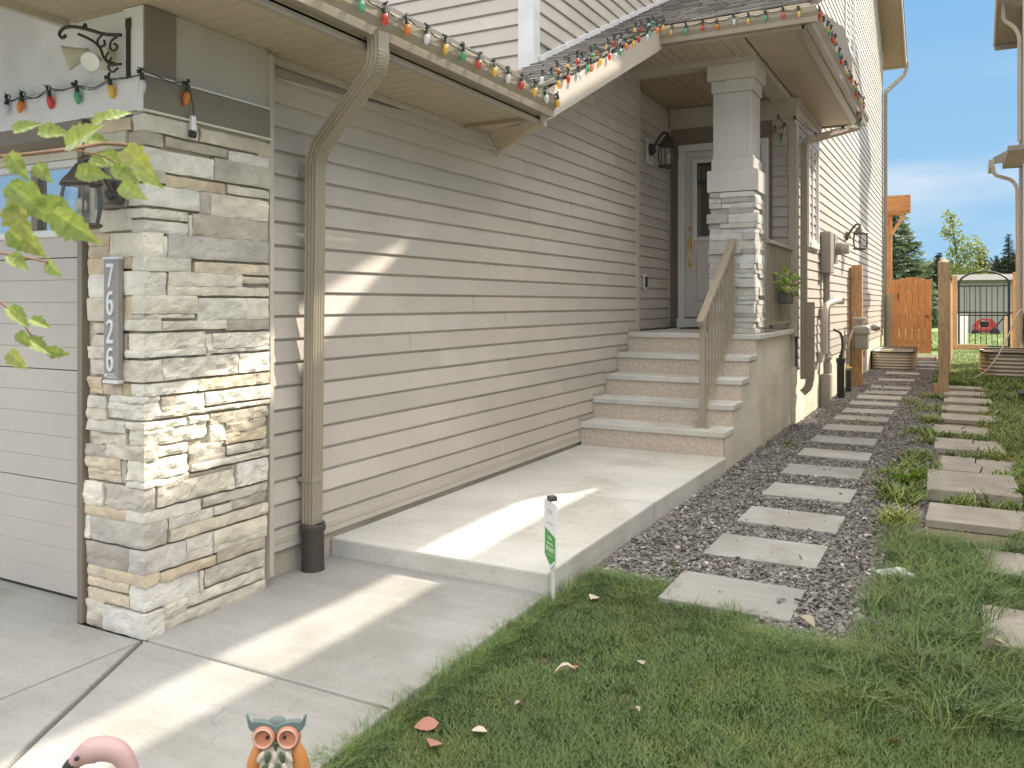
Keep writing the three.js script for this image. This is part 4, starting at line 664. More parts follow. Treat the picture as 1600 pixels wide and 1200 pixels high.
{
  const r = rng(81), dl = (rr, gg, b) => { const m = new THREE.MeshPhysicalMaterial({ side: THREE.DoubleSide, roughness: 0.8, transmission: 0.15, thickness: 0 }); m.color.setRGB(rr, gg, b); return m; };
  const beige = dl(0.6, 0.5, 0.38), rose = dl(0.42, 0.19, 0.14), pale = dl(0.42, 0.36, 0.26), orange = dl(0.5, 0.19, 0.05);
  for (const [x, z, l, w, m, curl, lab] of [[-1.35, -2.86, 0.085, 0.045, beige, 0.9, 'curled beige dead leaf with a point sticking up in mid-lawn'], [-1.53, -3.72, 0.075, 0.05, beige, 0.25, 'flat beige dead leaf at the lawn tip by the yard sign'], [-1.53, -2.35, 0.085, 0.06, rose, 0.15, 'upper of two dusky red leaves near the walk edge'], [-1.475, -2.25, 0.065, 0.05, rose, 0.2, 'lower of two dusky red leaves near the walk edge'], [-1.33, -2.59, 0.05, 0.03, pale, 0.7, 'small pale dead leaf on the lawn behind the red leaves'], [-1.0, -2.73, 0.06, 0.03, pale, 0.8, 'narrow pale dead leaf on the open lawn'], [-0.21, -2.93, 0.05, 0.04, orange, 0.2, 'small orange leaf on the lawn at lower right'], [0.07, -3.82, 0.12, 0.05, pale, 1.1, 'crumpled grey-white leaf by the nearest right-hand slab'], [-0.55, -3.8, 0.09, 0.06, pale, 0.7, 'crumpled cream leaf at the front of the gravel'], [-1.41, -2.36, 0.055, 0.04, beige, 0.3, 'tan leaf right of the red leaves'], [-1.3, -2.95, 0.035, 0.03, orange, 0.2, 'tiny orange leaf near the curled beige leaf'], [-1.08, -3.1, 0.05, 0.03, pale, 0.3, 'small grey leaf on the bare patch of lawn']]) {
    const o = part('dead_leaf', leafShape(w, l, curl, 0, Math.round(l * 1000)), m); tag(o, lab, 'leaf', 'dead leaves on the lawn'); o.position.set(x, -0.012, z); o.rotation.set((r() - 0.5) * 0.5 - curl * 0.3, r() * 6.28, (r() - 0.5) * 0.6);
  }
  const paper = thing('crumpled_paper', 'scrap of crumpled white paper on the gravel by the long grass', 'litter', [-0.28, -0.02, -4.7]);
  const pg = new THREE.SphereGeometry(0.05, 14, 9), pp = pg.attributes.position; for (let i = 0; i < pp.count; i++) { const x = pp.getX(i), y = pp.getY(i), z = pp.getZ(i), k = 0.55 + 0.9 * noise(x * 60, y * 60, z * 60); pp.setXYZ(i, x * k * 1.6 + -0.28, y * k * 0.7 + 0.0, z * k * 0.8 - 4.7); }
  part('scrap', uvm(toCreasedNormals(pg, 0.2)), M.white, paper);
  const weed = (name, lab, x, y, z, n, h, leaf, lw, col, seed) => {
    const t = thing(name, lab, 'weed', [x, y, z]), q = rng(seed), m = new THREE.MeshPhysicalMaterial({ side: THREE.DoubleSide, roughness: 0.7, transmission: 0.3, thickness: 0 }); m.color.setRGB(...col);
    for (let i = 0; i < n; i++) { const a = i * 2.4 + q(), e = 0.3 + q() * 0.9, o = part('leaf', leafShape(lw, leaf * (0.7 + 0.5 * q()), 0.25, 3, seed + i), m, null); scene.remove(o); o.name = 'leaf'; o.position.set(0, h * q(), 0); o.rotation.set(-e * 0.6, a, 0); t.add(o); }
    part('stem', rod([x, y - 0.02, z], [x, y + h, z], 0.0025, 5), m, t);
  };
  weed('dandelion', 'bright green broad-leaved weed left of the fourth old slab', -0.34, -0.03, -7.15, 13, 0.09, 0.15, 0.05, [0.26, 0.4, 0.05], 91);
  weed('dandelion', 'bright green broad-leaved weed right of the ribbed slab', 0.46, -0.03, -7.0, 14, 0.06, 0.16, 0.055, [0.26, 0.4, 0.06], 92);
  weed('seedling', 'small upright green seedling at the first slab on the gravel', -1.31, -0.03, -4.25, 5, 0.07, 0.06, 0.028, [0.2, 0.33, 0.05], 93);
  weed('seedling', 'small spreading weed in the gravel beside the walk', -1.55, -0.03, -4.75, 5, 0.04, 0.06, 0.03, [0.3, 0.32, 0.1], 94);
  weed('seedling', 'low green weed in the gravel by the steps side wall', -1.5, -0.03, -8.65, 7, 0.03, 0.09, 0.03, [0.28, 0.36, 0.07], 95);
}

// ---------------------------------------------------------------- side yard: gate posts, fence, gates
{
  const post = (name, lab, x, z, w, d, h, m) => { const p = thing(name, lab, 'post', [x, 0, z]); part('shaft', rb(x - w / 2, x + w / 2, -0.06, h, z - d / 2, z + d / 2, 0.006, 'y'), m, p); return p; };
  const big = post('gate_post', 'thick square timber post with pointed cap standing free between the two side yards', -0.225, -14.82, 0.15, 0.15, 2.03, M.lumberGrey);
  part('cap', (() => { const g = new THREE.CylinderGeometry(0.035, 0.107, 0.06, 4, 1).rotateY(Math.PI / 4); g.translate(-0.225, 2.06, -14.82); return uvm(g, 'y'); })(), M.lumberGrey, big);
  part('block', rb(-0.36, -0.302, -0.05, 0.12, -14.9, -14.74, 0.004), M.lumber, big);
  const hp = thing('gate_post', 'pale timber gate post close to the house wall behind the gas meter', 'post', [-1.545, 0, -15.42]);
  part('shaft', rb(-1.63, -1.46, -0.06, 2.04, -15.49, -15.35, 0.005, 'y'), M.lumber, hp); part('stop_board', rb(-1.665, -1.634, -0.06, 2.0, -15.48, -15.38, 0.004, 'y'), M.lumber, hp);
  // board fence running back from the free post
  const f = thing('board_fence', 'narrow view of a tall timber board fence running back from the thick post', 'fence', [-0.18, 0, -20]);
  for (let k = 0; k < 42; k++) { const z = -14.95 - k * 0.235; part('board', rb(-0.19, -0.168, 0.03, 1.86 + 0.02 * hash3(k, 2, 2), z - 0.225, z, 0.003, 'y'), k % 3 ? M.cedar : M.lumber, f); }
  for (const y of [0.35, 1.55]) part('rail', rb(-0.228, -0.192, y, y + 0.09, -24.8, -14.9, 0.004, 'z'), M.lumber, f);
  for (const z of [-17.4, -19.9, -22.4]) part('post', rb(-0.3, -0.23, -0.05, 1.95, z - 0.07, z + 0.07, 0.004, 'y'), M.lumberGrey, f);
  // solid cedar gate at the house corner
  const g = thing('cedar_gate', 'orange-brown cedar board gate with arched top between house and fence', 'gate', [-1.1, 0, -25.0]);
  for (let k = 0; k < 6; k++) { const x = -1.60 + k * 0.158, top = 1.99 + 0.10 * Math.sin(Math.PI * (k + 0.7) / 6.4); part('board', rb(x, x + 0.15, 0.04, top, -25.02, -24.995, 0.003, 'y'), M.cedar, g); }
  for (const y of [0.3, 1.6]) part('rail', rb(-1.6, -0.64, y, y + 0.09, -25.06, -25.022, 0.004), M.cedar, g);
  part('latch', rb(-0.80, -0.72, 1.02, 1.06, -24.993, -24.97, 0.004), M.bronze, g);
  part('pull', rb(-1.49, -1.465, 1.5, 1.66, -24.994, -24.98, 0.004), M.iron, g);
  // pergola corner
  const p = thing('pergola', 'orange stained pergola corner rising behind the rear of the house', 'pergola', [-1.66, 0, -24.6]);
  part('post', rb(-1.74, -1.60, -0.05, 3.75, -24.7, -24.56, 0.006, 'y'), M.cedar, p); part('post', rb(-1.60, -1.575, -0.05, 2.1, -24.68, -24.60, 0.004, 'y'), M.lumber, p);
  part('beam', rb(-4.5, -1.34, 3.75, 3.98, -24.76, -24.70, 0.006), M.cedar, p); part('beam', rb(-4.5, -1.34, 3.75, 3.98, -24.555, -24.50, 0.006), M.cedar, p);
  for (let k = 0; k < 7; k++) part('rafter', rb(-1.62 - k * 0.4, -1.57 - k * 0.4, 3.985, 4.13, -27, -24.05, 0.005), M.cedar, p);
  part('fascia', [prism([[-24.04, 3.72], [-24.04, 4.2], [-24.0, 4.2], [-24.0, 3.8]], -2.4, -1.12, 'x')], M.cedar, p);
  part('brace', bar([-1.62, 3.2, -24.52], [-1.3, 3.72, -24.52], 0.09, 0.05, [1, 0, 0]), M.lumber, p);
  // black iron gate
  const ig = thing('iron_gate', 'black wrought iron gate with arched top in the neighbouring side yard', 'gate', [0.6, 0, -28]);
  const z = -28, xl = -0.02, xr = 1.25;
  part('frame', [rod([xl, 0.12, z], [xl, 2.02, z], 0.026), rod([xr, 0.12, z], [xr, 2.05, z], 0.034), rod([xl, 0.14, z], [xr, 0.14, z], 0.022), rod([xl, 1.04, z], [xr, 1.04, z], 0.022), rod([xl, 1.90, z], [xr, 1.90, z], 0.024), tube(Array.from({ length: 13 }, (_, k) => { const a = Math.PI * k / 12; return [(xl + xr) / 2 - Math.cos(a) * (xr - xl) / 2, 1.95 + Math.sin(a) * 0.36, z]; }), 0.028, 40, 8)], M.black, ig);
  for (let k = 1; k < 9; k++) { const x = lerp(xl, xr, k / 9); part('bar', rod([x, 0.14, z], [x, 1.9, z], 0.012, 6), M.black, ig); }
  post('gate_post', 'orange timber post at the right of the black iron gate', 1.46, -27.9, 0.24, 0.15, 2.28, M.cedar);
  post('gate_post', 'narrow timber post at the left of the black iron gate', -0.13, -27.9, 0.14, 0.15, 2.2, M.lumber);
  const sill = thing('timber_sill', 'pale timber plank lying along the foot of the iron gate', 'plank', [0.3, 0, -27.6]); part('plank', rb(-0.06, 0.7, -0.04, 0.2, -27.68, -27.6, 0.006), M.lumber, sill);
  const wb = thing('leaning_board', 'white sheet board leaning behind the bars of the iron gate', 'board', [0.15, 0, -29.5]); part('sheet', bar([0.0, -0.04, -29.2], [0.02, 1.05, -29.7], 0.42, 0.03, [1, 0, 0]), M.white, wb);
  const wb2 = thing('leaning_plank', 'tan plank leaning at the right behind the iron gate', 'board', [1.2, 0, -29.5]); part('sheet', bar([1.32, -0.04, -29.2], [1.30, 1.0, -29.6], 0.2, 0.04, [1, 0, 0]), M.lumber, wb2);
  // shed and mower
  const shedM = mat('shedPanel', 0.36, 0.335, 0.30, 0.6, { map: T.dirt });
  const sh = thing('garden_shed', 'pale grey panelled shed at the end of the sunny back lawn', 'shed', [0.8, 0, -44]);
  for (let k = 0; k < 6; k++) part('wall_panel', rb(-0.2 + k * 0.5, 0.285 + k * 0.5, -0.05, 2.45, -44, -43.94, 0.01), shedM, sh);
  part('band', rb(-0.2, 2.78, 0.95, 1.0, -43.938, -43.92, 0.004), M.dark, sh); part('roof', prism([[-43.7, 2.45], [-45.2, 2.75], [-46.8, 2.45]], -0.3, 2.9, 'x'), M.roofing, sh);
  const mw = thing('lawn_mower', 'red lawn mower parked before the grey shed', 'lawn mower', [1.0, 0, -41.5]);
  const red = mat('mowerRed', 0.42, 0.05, 0.045, 0.45);
  part('deck', [rb(0.5, 1.4, 0.14, 0.36, -41.8, -41.2, 0.06)], red, mw); part('engine', [rb(0.78, 1.12, 0.36, 0.62, -41.7, -41.35, 0.06)], M.dark, mw); part('hood', [prism([[0.5, 0.36], [0.72, 0.36], [0.8, 0.66], [0.72, 0.7], [0.5, 0.44]].map(([a, b]) => [a, b]), -41.78, -41.22, 'z'), prism([[1.1, 0.36], [1.4, 0.36], [1.42, 0.5], [1.2, 0.72], [0.78, 0.74], [0.76, 0.69], [1.1, 0.62]], -41.3, -41.22, 'z')], red, mw);
  for (const [x, zz, r] of [[0.6, -41.18, 0.15], [1.32, -41.18, 0.19], [0.6, -41.82, 0.15], [1.32, -41.82, 0.19]]) part('wheel', [new THREE.CylinderGeometry(r, r, 0.07, 18).rotateX(Math.PI / 2).translate(x, r - 0.04, zz)], M.dark, mw);
  part('handle', [tube([[1.3, 0.3, -41.2], [1.75, 0.9, -41.2], [1.9, 1.05, -41.25], [1.9, 1.05, -41.75], [1.75, 0.9, -41.8], [1.3, 0.3, -41.8]], 0.018, 30, 6)], M.black, mw);
}
{ // corrugated planters
  const planter = (lab, x0, x1, z0, z1, h, fill) => {
    const p = thing('planter', lab, 'planter', [(x0 + x1) / 2, 0, (z0 + z1) / 2]), r = Math.min(x1 - x0, z1 - z0) / 2 * 0.6, rows = 40, N = 56, pos = [];
    const out = (t, grow) => { const w = (x1 - x0) / 2 - r + 0, d = (z1 - z0) / 2 - r, a = t * 2 * Math.PI, c = Math.cos(a), s = Math.sin(a); return [(x0 + x1) / 2 + Math.sign(c) * w + c * (r + grow), (z0 + z1) / 2 + Math.sign(s) * d + s * (r + grow)]; };
    const P = (i, j) => { const y = -0.05 + (h + 0.05) * j / rows, g = 0.010 * Math.sin(j / rows * 7 * 2 * Math.PI) + (j > rows - 2 ? 0.012 : 0); const [x, z] = out(((i % N) + 0.5) / N, g); return [x, y, z]; };
    const q = []; for (let i = 0; i < N; i++) for (let j = 0; j < rows; j++) q.push([P(i + 1, j), P(i, j), P(i, j + 1), P(i + 1, j + 1)]);
    part('side', quads(q), M.corrugated, p);
    part('rim', tube(Array.from({ length: N }, (_, i) => P(i, rows)), 0.014, 120, 6, true), M.dark, p);
    part('earth', [bx(x0 + 0.06, x1 - 0.06, h - 0.1, h - 0.04, z0 + 0.06, z1 - 0.06)], M.soil, p); return p;
  };
  planter('long oval tan corrugated metal planter at the end of the gravel path by the house', -1.66, -0.86, -21.6, -19.3, 0.36);
  planter('tan corrugated metal planter in the sun left of the hose by the neighbouring wall', 0.36, 1.5, -19.9, -18.1, 0.46);
  const st = thing('metal_sheet', 'low corrugated metal edging lying beyond the house planter', 'edging', [-0.75, 0, -22.6]); part('sheet', rb(-1.2, -0.5, -0.04, 0.1, -23.0, -22.5, 0.03), M.corrugated, st);
  const hr = thing('garden_hose', 'beige garden hose hanging from a reel on the neighbouring wall to the ground', 'hose', [0.9, 0, -17.5]);
  part('hose', tube([[1.02, 1.28, -18.0], [0.93, 1.18, -17.9], [0.78, 0.8, -17.7], [0.6, 0.42, -17.5], [0.4, 0.15, -17.4], [0.15, 0.0, -17.4], [-0.1, -0.02, -17.6]], 0.013, 60, 8), M.cream, hr);
  part('coil', tube(Array.from({ length: 60 }, (_, k) => { const a = k * 0.42, r = 0.27 + 0.02 * Math.sin(k * 1.7); return [1.05 + 0.05 * (k / 60), 0.85 + Math.sin(a) * r * 1.3, -18.1 + Math.cos(a) * r]; }), 0.013, 300, 6), M.bronze, hr);
  part('reel_bracket', rb(1.08, 1.2, 0.9, 1.3, -18.25, -17.95, 0.02), M.pvc, hr);
  const sp = thing('splash_block', 'dark plastic drain block beside the neighbouring wall', 'drain block', [0.88, 0, -13.8]); part('block', [rb(0.72, 1.05, 0.1, 0.14, -14.1, -13.6, 0.02), rb(0.8, 1.0, -0.06, 0.1, -14.0, -13.7, 0.02)], M.dark, sp);
}
// ---------------------------------------------------------------- trees beyond the yard
{
  const needle = (r) => { const pos = []; for (let i = 0; i < 14; i++) { const a = r() * 6.283, l = 0.5 + 0.5 * r(), w = 0.05, d = [Math.cos(a) * l, (r() - 0.55) * 0.5, Math.sin(a) * l]; pos.push(0, 0, 0, d[0] - d[2] * w * 3, d[1], d[2] + d[0] * w * 3, d[0] * 1.25, d[1] - 0.1, d[2] * 1.25); pos.push(0, 0, 0, d[0] * 1.25, d[1] - 0.1, d[2] * 1.25, d[0] + d[2] * w * 3, d[1], d[2] - d[0] * w * 3); } const g = new THREE.BufferGeometry(); g.setAttribute('position', new THREE.BufferAttribute(new Float32Array(pos), 3)); g.computeVertexNormals(); return g; };
  const spruce = (lab, x, z, h, rad, dark, seed) => {
    const t = thing('spruce_tree', lab, 'tree', [x, 0, z], 'conifers beyond the yard'), r = rng(seed), ng = needle(r), D = new THREE.Object3D(), list = [];
    part('trunk', new THREE.CylinderGeometry(0.03, 0.02 * h, h, 8).translate(x, h / 2 - 0.1, z), M.bronze, t);
    const m = new THREE.MeshStandardMaterial({ roughness: 0.9, side: THREE.DoubleSide }); m.color.setRGB(...dark);
    for (let y = 0.06 * h; y < h; y += h / 46) { const R = rad * Math.pow(1 - y / h, 0.85) + 0.05, n = Math.max(4, Math.round(26 * R / rad + 3)); for (let k = 0; k < n; k++) { const a = r() * 6.283, q = R * (0.25 + 0.75 * Math.sqrt(r())) * (0.8 + 0.35 * noise(a * 3, y * 2, seed)); list.push([Math.cos(a) * q, y - q * 0.25 + (r() - 0.5) * h / 30, Math.sin(a) * q, a, 0.12 * rad + 0.1 * R]); } }
    const im = new THREE.InstancedMesh(ng, m, list.length), c = new THREE.Color(); im.name = 'crown'; list.forEach(([a, b, cc, an, s], i) => { D.position.set(a, b, cc); D.rotation.set((r() - 0.5) * 0.5, an, (r() - 0.5) * 0.5); D.scale.setScalar(s * (0.8 + 0.6 * r())); D.updateMatrix(); im.setMatrixAt(i, D.matrix); const v = 0.6 + 0.9 * r(); im.setColorAt(i, c.setRGB(v, v, v)); }); im.userData.kind = 'stuff'; place(im, t);
  };
  spruce('large bluish spruce with full crown behind the cedar gate', -3.5, -56, 7.3, 3.1, [0.25, 0.29, 0.19], 101);  // crown colour lightened to paint in the haze of distance
  spruce('small dark spruce just right of the thick post top', -1.9, -96, 6.6, 1.6, [0.05, 0.075, 0.05], 102);
  spruce('pointed yellow-green spruce left of the iron gate arch centre', 1.75, -88, 6.4, 2.2, [0.13, 0.13, 0.05], 103);
  spruce('slim dark spruce over the right of the iron gate', 4.35, -98, 8.3, 1.5, [0.06, 0.085, 0.06], 104);
  spruce('rounded dark spruce rightmost beside the neighbouring wall', 5.6, -98, 7.8, 2.0, [0.07, 0.095, 0.06], 105);
  spruce('short dark spruce between the pointed and the slim one', 3.3, -98, 6.2, 1.4, [0.06, 0.085, 0.06], 106);
  // a slender leafy tree
  const t = thing('poplar_tree', 'slender pale green leafy tree with an open crown above the iron gate', 'tree', [0.1, 0, -72]), r = rng(120), D = new THREE.Object3D(), lp = [];
  part('trunk', tube([[0.1, -0.1, -72], [0.0, 2.5, -72], [-0.2, 5, -72], [-0.6, 8.2, -72]], 0.07, 20, 6), M.bronze, t);
  const clumps = [[-0.75, 8.0, 0.5], [-0.5, 7.2, 0.75], [-0.85, 6.7, 0.55], [-0.1, 6.1, 0.7], [0.7, 5.8, 0.85], [1.3, 5.3, 0.75], [0.3, 5.1, 0.8], [-0.5, 5.3, 0.5], [0.9, 4.4, 1.0], [0.0, 4.2, 0.9], [-0.5, 3.6, 0.8], [1.2, 3.5, 0.9], [0.4, 3.0, 1.0], [-0.9, 4.5, 0.5]];
  for (const [x, y] of clumps) part('limb', rod([lerp(0.05, -0.5, (y - 1.5) / 7), y - 1, -72], [x + 0.1, y, -72], 0.03, 5, 0.012), M.bronze, t);
  for (const [x, y, q] of clumps) for (let i = 0; i < 230 * q; i++) { const a = r() * 6.283, u = r() * 2 - 1, s = q * Math.pow(r(), 0.45); lp.push([x + Math.cos(a) * s * Math.sqrt(1 - u * u), y + u * s, Math.sin(a) * s * Math.sqrt(1 - u * u)]); }
  const lg = new THREE.CircleGeometry(0.075, 5), lm = new THREE.MeshPhysicalMaterial({ roughness: 0.8, side: THREE.DoubleSide, transmission: 0.35, thickness: 0 }); lm.color.setRGB(0.26, 0.32, 0.1);
  const im = new THREE.InstancedMesh(lg, lm, lp.length), c = new THREE.Color(); im.name = 'crown'; lp.forEach(([x, y, z], i) => { D.position.set(x - 0.1, y, z); D.rotation.set(r() * 6, r() * 6, r() * 6); D.scale.setScalar(0.7 + 0.8 * r()); D.updateMatrix(); im.setMatrixAt(i, D.matrix); const v = 0.6 + 0.8 * r(); im.setColorAt(i, c.setRGB(v * (0.9 + 0.4 * r()), v, v * 0.8)); }); im.userData.kind = 'stuff'; place(im, t);
  const wood = thing('tree_line', 'low mass of distant trees along the horizon behind the yards', null); wood.userData.kind = 'stuff';
  const wl = [], fm = new THREE.MeshStandardMaterial({ roughness: 0.9, side: THREE.DoubleSide }); fm.color.setRGB(0.15, 0.175, 0.085);
  for (let i = 0; i < 14000; i++) { const x = -70 + r() * 160, top = 3.6 + 3.4 * fbm(x * 0.22, 1, 5, 3); wl.push([x, r() * top, -104 - r() * 8]); }
  const wi = new THREE.InstancedMesh(needle(r), fm, wl.length); wi.name = 'foliage'; wl.forEach(([x, y, z], i) => { D.position.set(x, y, z); D.rotation.set(r(), r() * 6, r()); D.scale.setScalar(0.5 + 0.7 * r()); D.updateMatrix(); wi.setMatrixAt(i, D.matrix); const v = 0.6 + 0.8 * r(); wi.setColorAt(i, c.setRGB(v, v, v)); }); wi.userData.kind = 'stuff'; place(wi, wood);
}
// ---------------------------------------------------------------- services on the side wall
{
  const X = XH + 0.015;
  const em = thing('electric_meter', 'grey electric meter box with round glass meter and conduit on the side wall', 'electric meter', [X, 1.8, -12.2]);
  part('box', rb(X, X + 0.13, 1.80, 2.36, -12.35, -12.0, 0.012), M.utility, em);
  part('meter_socket', [new THREE.CylinderGeometry(0.09, 0.095, 0.07, 24).rotateZ(-Math.PI / 2).translate(X + 0.165, 2.16, -12.62), rb(X, X + 0.13, 1.95, 2.36, -12.78, -12.46, 0.01)], M.utility, em);
  part('meter', [new THREE.CylinderGeometry(0.078, 0.085, 0.1, 24).rotateZ(-Math.PI / 2).translate(X + 0.25, 2.16, -12.62)], M.pvc, em);
  part('conduit', [rod([X + 0.06, -0.05, -12.15], [X + 0.06, 1.81, -12.15], 0.045, 14), rb(X, X + 0.13, 0.62, 0.66, -12.22, -12.08, 0.006), rb(X - 0.01, X + 0.12, -0.05, 0.42, -12.26, -12.05, 0.01)], M.utility, em);
  const vp = thing('vent_pipe', 'pale plastic furnace vent pipe with elbow on the side wall', 'pipe', [X, 0.6, -12.7]);
  part('pipe', [tube([[X + 0.07, 0.72, -11.85], [X + 0.07, 1.2, -11.85], [X + 0.08, 1.34, -11.95], [X + 0.12, 1.4, -12.2]], 0.045, 30, 12), tube([[X, 1.42, -12.9], [X + 0.12, 1.42, -12.9], [X + 0.2, 1.42, -12.9]], 0.05, 10, 12), rod([X + 0.12, 1.4, -12.2], [X + 0.14, 1.43, -12.8], 0.045, 12)], M.pvc, vp);
  part('flange', [rb(X, X + 0.02, 1.32, 1.52, -13.0, -12.8, 0.006), rb(X, X + 0.06, 0.6, 0.74, -11.95, -11.75, 0.01)], M.pvc, vp);
  const gm = thing('gas_meter', 'grey gas meter with pipes in front of the pale timber post', 'gas meter', [X + 0.2, 0.8, -15.0]);
  part('body', [rb(X + 0.12, X + 0.34, 0.62, 0.9, -15.15, -14.85, 0.05), rb(X + 0.10, X + 0.36, 0.86, 1.02, -15.18, -14.82, 0.05)], M.utility, gm);
  part('regulator', [new THREE.SphereGeometry(0.085, 18, 12).scale(1, 0.7, 1).translate(X + 0.42, 0.98, -15.3), new THREE.CylinderGeometry(0.05, 0.05, 0.1, 16).translate(X + 0.2, 1.07, -15.0), rb(X + 0.1, X + 0.3, 1.1, 1.15, -15.08, -14.92, 0.015)], M.utility, gm);
  part('pipe', [tube([[X + 0.08, -0.05, -14.6], [X + 0.08, 0.75, -14.6], [X + 0.12, 0.95, -14.75]], 0.02, 24, 8), tube([[X + 0.3, 0.95, -15.15], [X + 0.42, 0.95, -15.3], [X + 0.3, 0.94, -15.6], [X, 0.94, -15.7]], 0.02, 24, 8)], M.utility, gm);
  const dp = thing('drain_pipe', 'black standing drain pipe with a cap at the foot of the side wall', 'pipe', [X + 0.1, 0, -13.4]);
  part('pipe', rod([X + 0.1, -0.06, -13.35], [X + 0.1, 0.5, -13.35], 0.055, 18), M.dark, dp); part('cap', [rod([X + 0.1, 0.5, -13.35], [X + 0.1, 0.57, -13.35], 0.065, 18), rod([X + 0.1, 0.57, -13.35], [X + 0.1, 0.62, -13.35], 0.03, 12)], M.dark, dp);
  part('hose', tube([[X + 0.05, 1.0, -13.0], [X + 0.12, 0.95, -13.1], [X + 0.13, 0.75, -13.3], [X + 0.1, 0.6, -13.35]], 0.018, 30, 8), M.dark, dp);
  const dp2 = thing('drain_pipe', 'short black drain stub between the capped pipe and the timber post', 'pipe', [X + 0.1, 0, -14.3]); part('pipe', rod([X + 0.1, -0.06, -14.3], [X + 0.1, 0.33, -14.3], 0.045, 14), M.dark, dp2); part('valve', [rod([X + 0.06, 0.36, -14.3], [X + 0.16, 0.36, -14.3], 0.018, 8), rod([X + 0.1, 0.33, -14.3], [X + 0.1, 0.42, -14.3], 0.014, 8)], M.brass, dp2);
  const bw = thing('basement_window', 'small white basement window low on the side wall behind the post', 'window', [X, 0.3, -17.4]); part('frame', rb(X - 0.02, X + 0.02, 0.28, 0.62, -17.9, -16.9, 0.006), M.white, bw); part('pane', bx(X + 0.021, X + 0.024, 0.34, 0.56, -17.82, -17.0), M.windowPane, bw);
}
// ---------------------------------------------------------------- lanterns
function lantern(root, x, y, z, s, dir, sides = 6) { // hanging glass lantern on a curved arm; dir = unit vector from wall
  const P = (d, h, k = 0) => [x + dir[0] * d + dir[2] * k, y + h, z + dir[2] * d - dir[0] * k];
  part('wall_plate', [uvm(new THREE.CylinderGeometry(0.055 * s, 0.06 * s, 0.025 * s, 20).rotateX(Math.PI / 2).rotateY(Math.atan2(dir[0], dir[2])).translate(x + dir[0] * 0.012 * s, y, z + dir[2] * 0.012 * s))], M.bronze, root);
  const D = 0.17 * s, top = 0.12 * s;
  part('arm', [tube([P(0.02 * s, 0.0), P(0.05 * s, 0.05 * s), P(0.09 * s, 0.11 * s), P(0.13 * s, 0.145 * s), P(D, top + 0.01 * s)], 0.014 * s, 30, 8), tube([P(0.02 * s, -0.02 * s), P(0.04 * s, -0.03 * s), P(0.055 * s, -0.01 * s), P(0.045 * s, 0.01 * s)], 0.007 * s, 16, 6)], M.bronze, root);
  const [cx, cy, cz] = P(D, 0), lathe = (pts, m, name, n = sides) => part(name, [uvm(new THREE.LatheGeometry(pts.map(([r, h]) => new THREE.Vector2(r * s, h * s)), n).translate(cx, cy, cz))], m, root);
  lathe([[0.0, 0.15], [0.012, 0.145], [0.016, 0.125], [0.022, 0.115], [0.03, 0.11], [0.06, 0.07], [0.098, 0.03], [0.1, 0.02], [0.094, 0.015], [0.0, 0.03]], M.bronze, 'roof');
  lathe([[0.079, 0.012], [0.088, -0.03], [0.090, -0.07], [0.085, -0.11], [0.074, -0.158]], M.pane, 'glass');
  lathe([[0.0, -0.155], [0.07, -0.157], [0.095, -0.162], [0.098, -0.172], [0.085, -0.178], [0.05, -0.182], [0.015, -0.19], [0.0, -0.2]], M.bronze, 'base');
  for (let k = 0; k < sides; k++) { const a = 2 * Math.PI * k / sides; part('rib', tube([[0.081, 0.015], [0.090, -0.03], [0.092, -0.07], [0.087, -0.11], [0.076, -0.16]].map(([r, h]) => [cx + Math.sin(a) * r * s, cy + h * s, cz + Math.cos(a) * r * s]), 0.0055 * s, 14, 6), M.bronze, root); }
  part('candle', [rod([cx, cy - 0.16 * s, cz], [cx, cy - 0.11 * s, cz], 0.014 * s, 12), new THREE.SphereGeometry(0.024 * s, 14, 10).scale(1, 1.5, 1).translate(cx, cy - 0.075 * s, cz)], M.pvc, root);
}
{
  const l1 = thing('wall_lantern', 'large bronze glass lantern mounted on the stone garage pillar above the house number', 'lantern', [-3.12, 1.83, -2.3]);
  part('mounting_block', [rb(-3.255, -3.05, 1.785, 2.03, -2.345, -2.315, 0.006), rb(-3.235, -3.07, 1.805, 2.01, -2.316, -2.306, 0.004)], M.taupe, l1);
  lantern(l1, -3.09, 1.845, -2.306, 0.88, [-0.15, 0, 0.989]);
  const l2 = thing('wall_lantern', 'bronze glass lantern on the porch side wall beside the front door', 'lantern', [-3.18, 3.15, -9.35]);
  part('mounting_block', rb(-3.19, -3.172, 3.0, 3.3, -9.47, -9.25, 0.006), M.white, l2); lantern(l2, -3.172, 3.17, -9.36, 1.25, [1, 0, 0]);
  const l3 = thing('wall_lantern', 'small bronze lantern high on the sunny side wall above the timber post', 'lantern', [-1.66, 2.4, -14.9]);
  part('mounting_block', rb(XH + 0.005, XH + 0.02, 2.3, 2.55, -14.95, -14.75, 0.006), M.trim, l3); lantern(l3, XH + 0.02, 2.5, -14.85, 1.3, [1, 0, 0]);
}
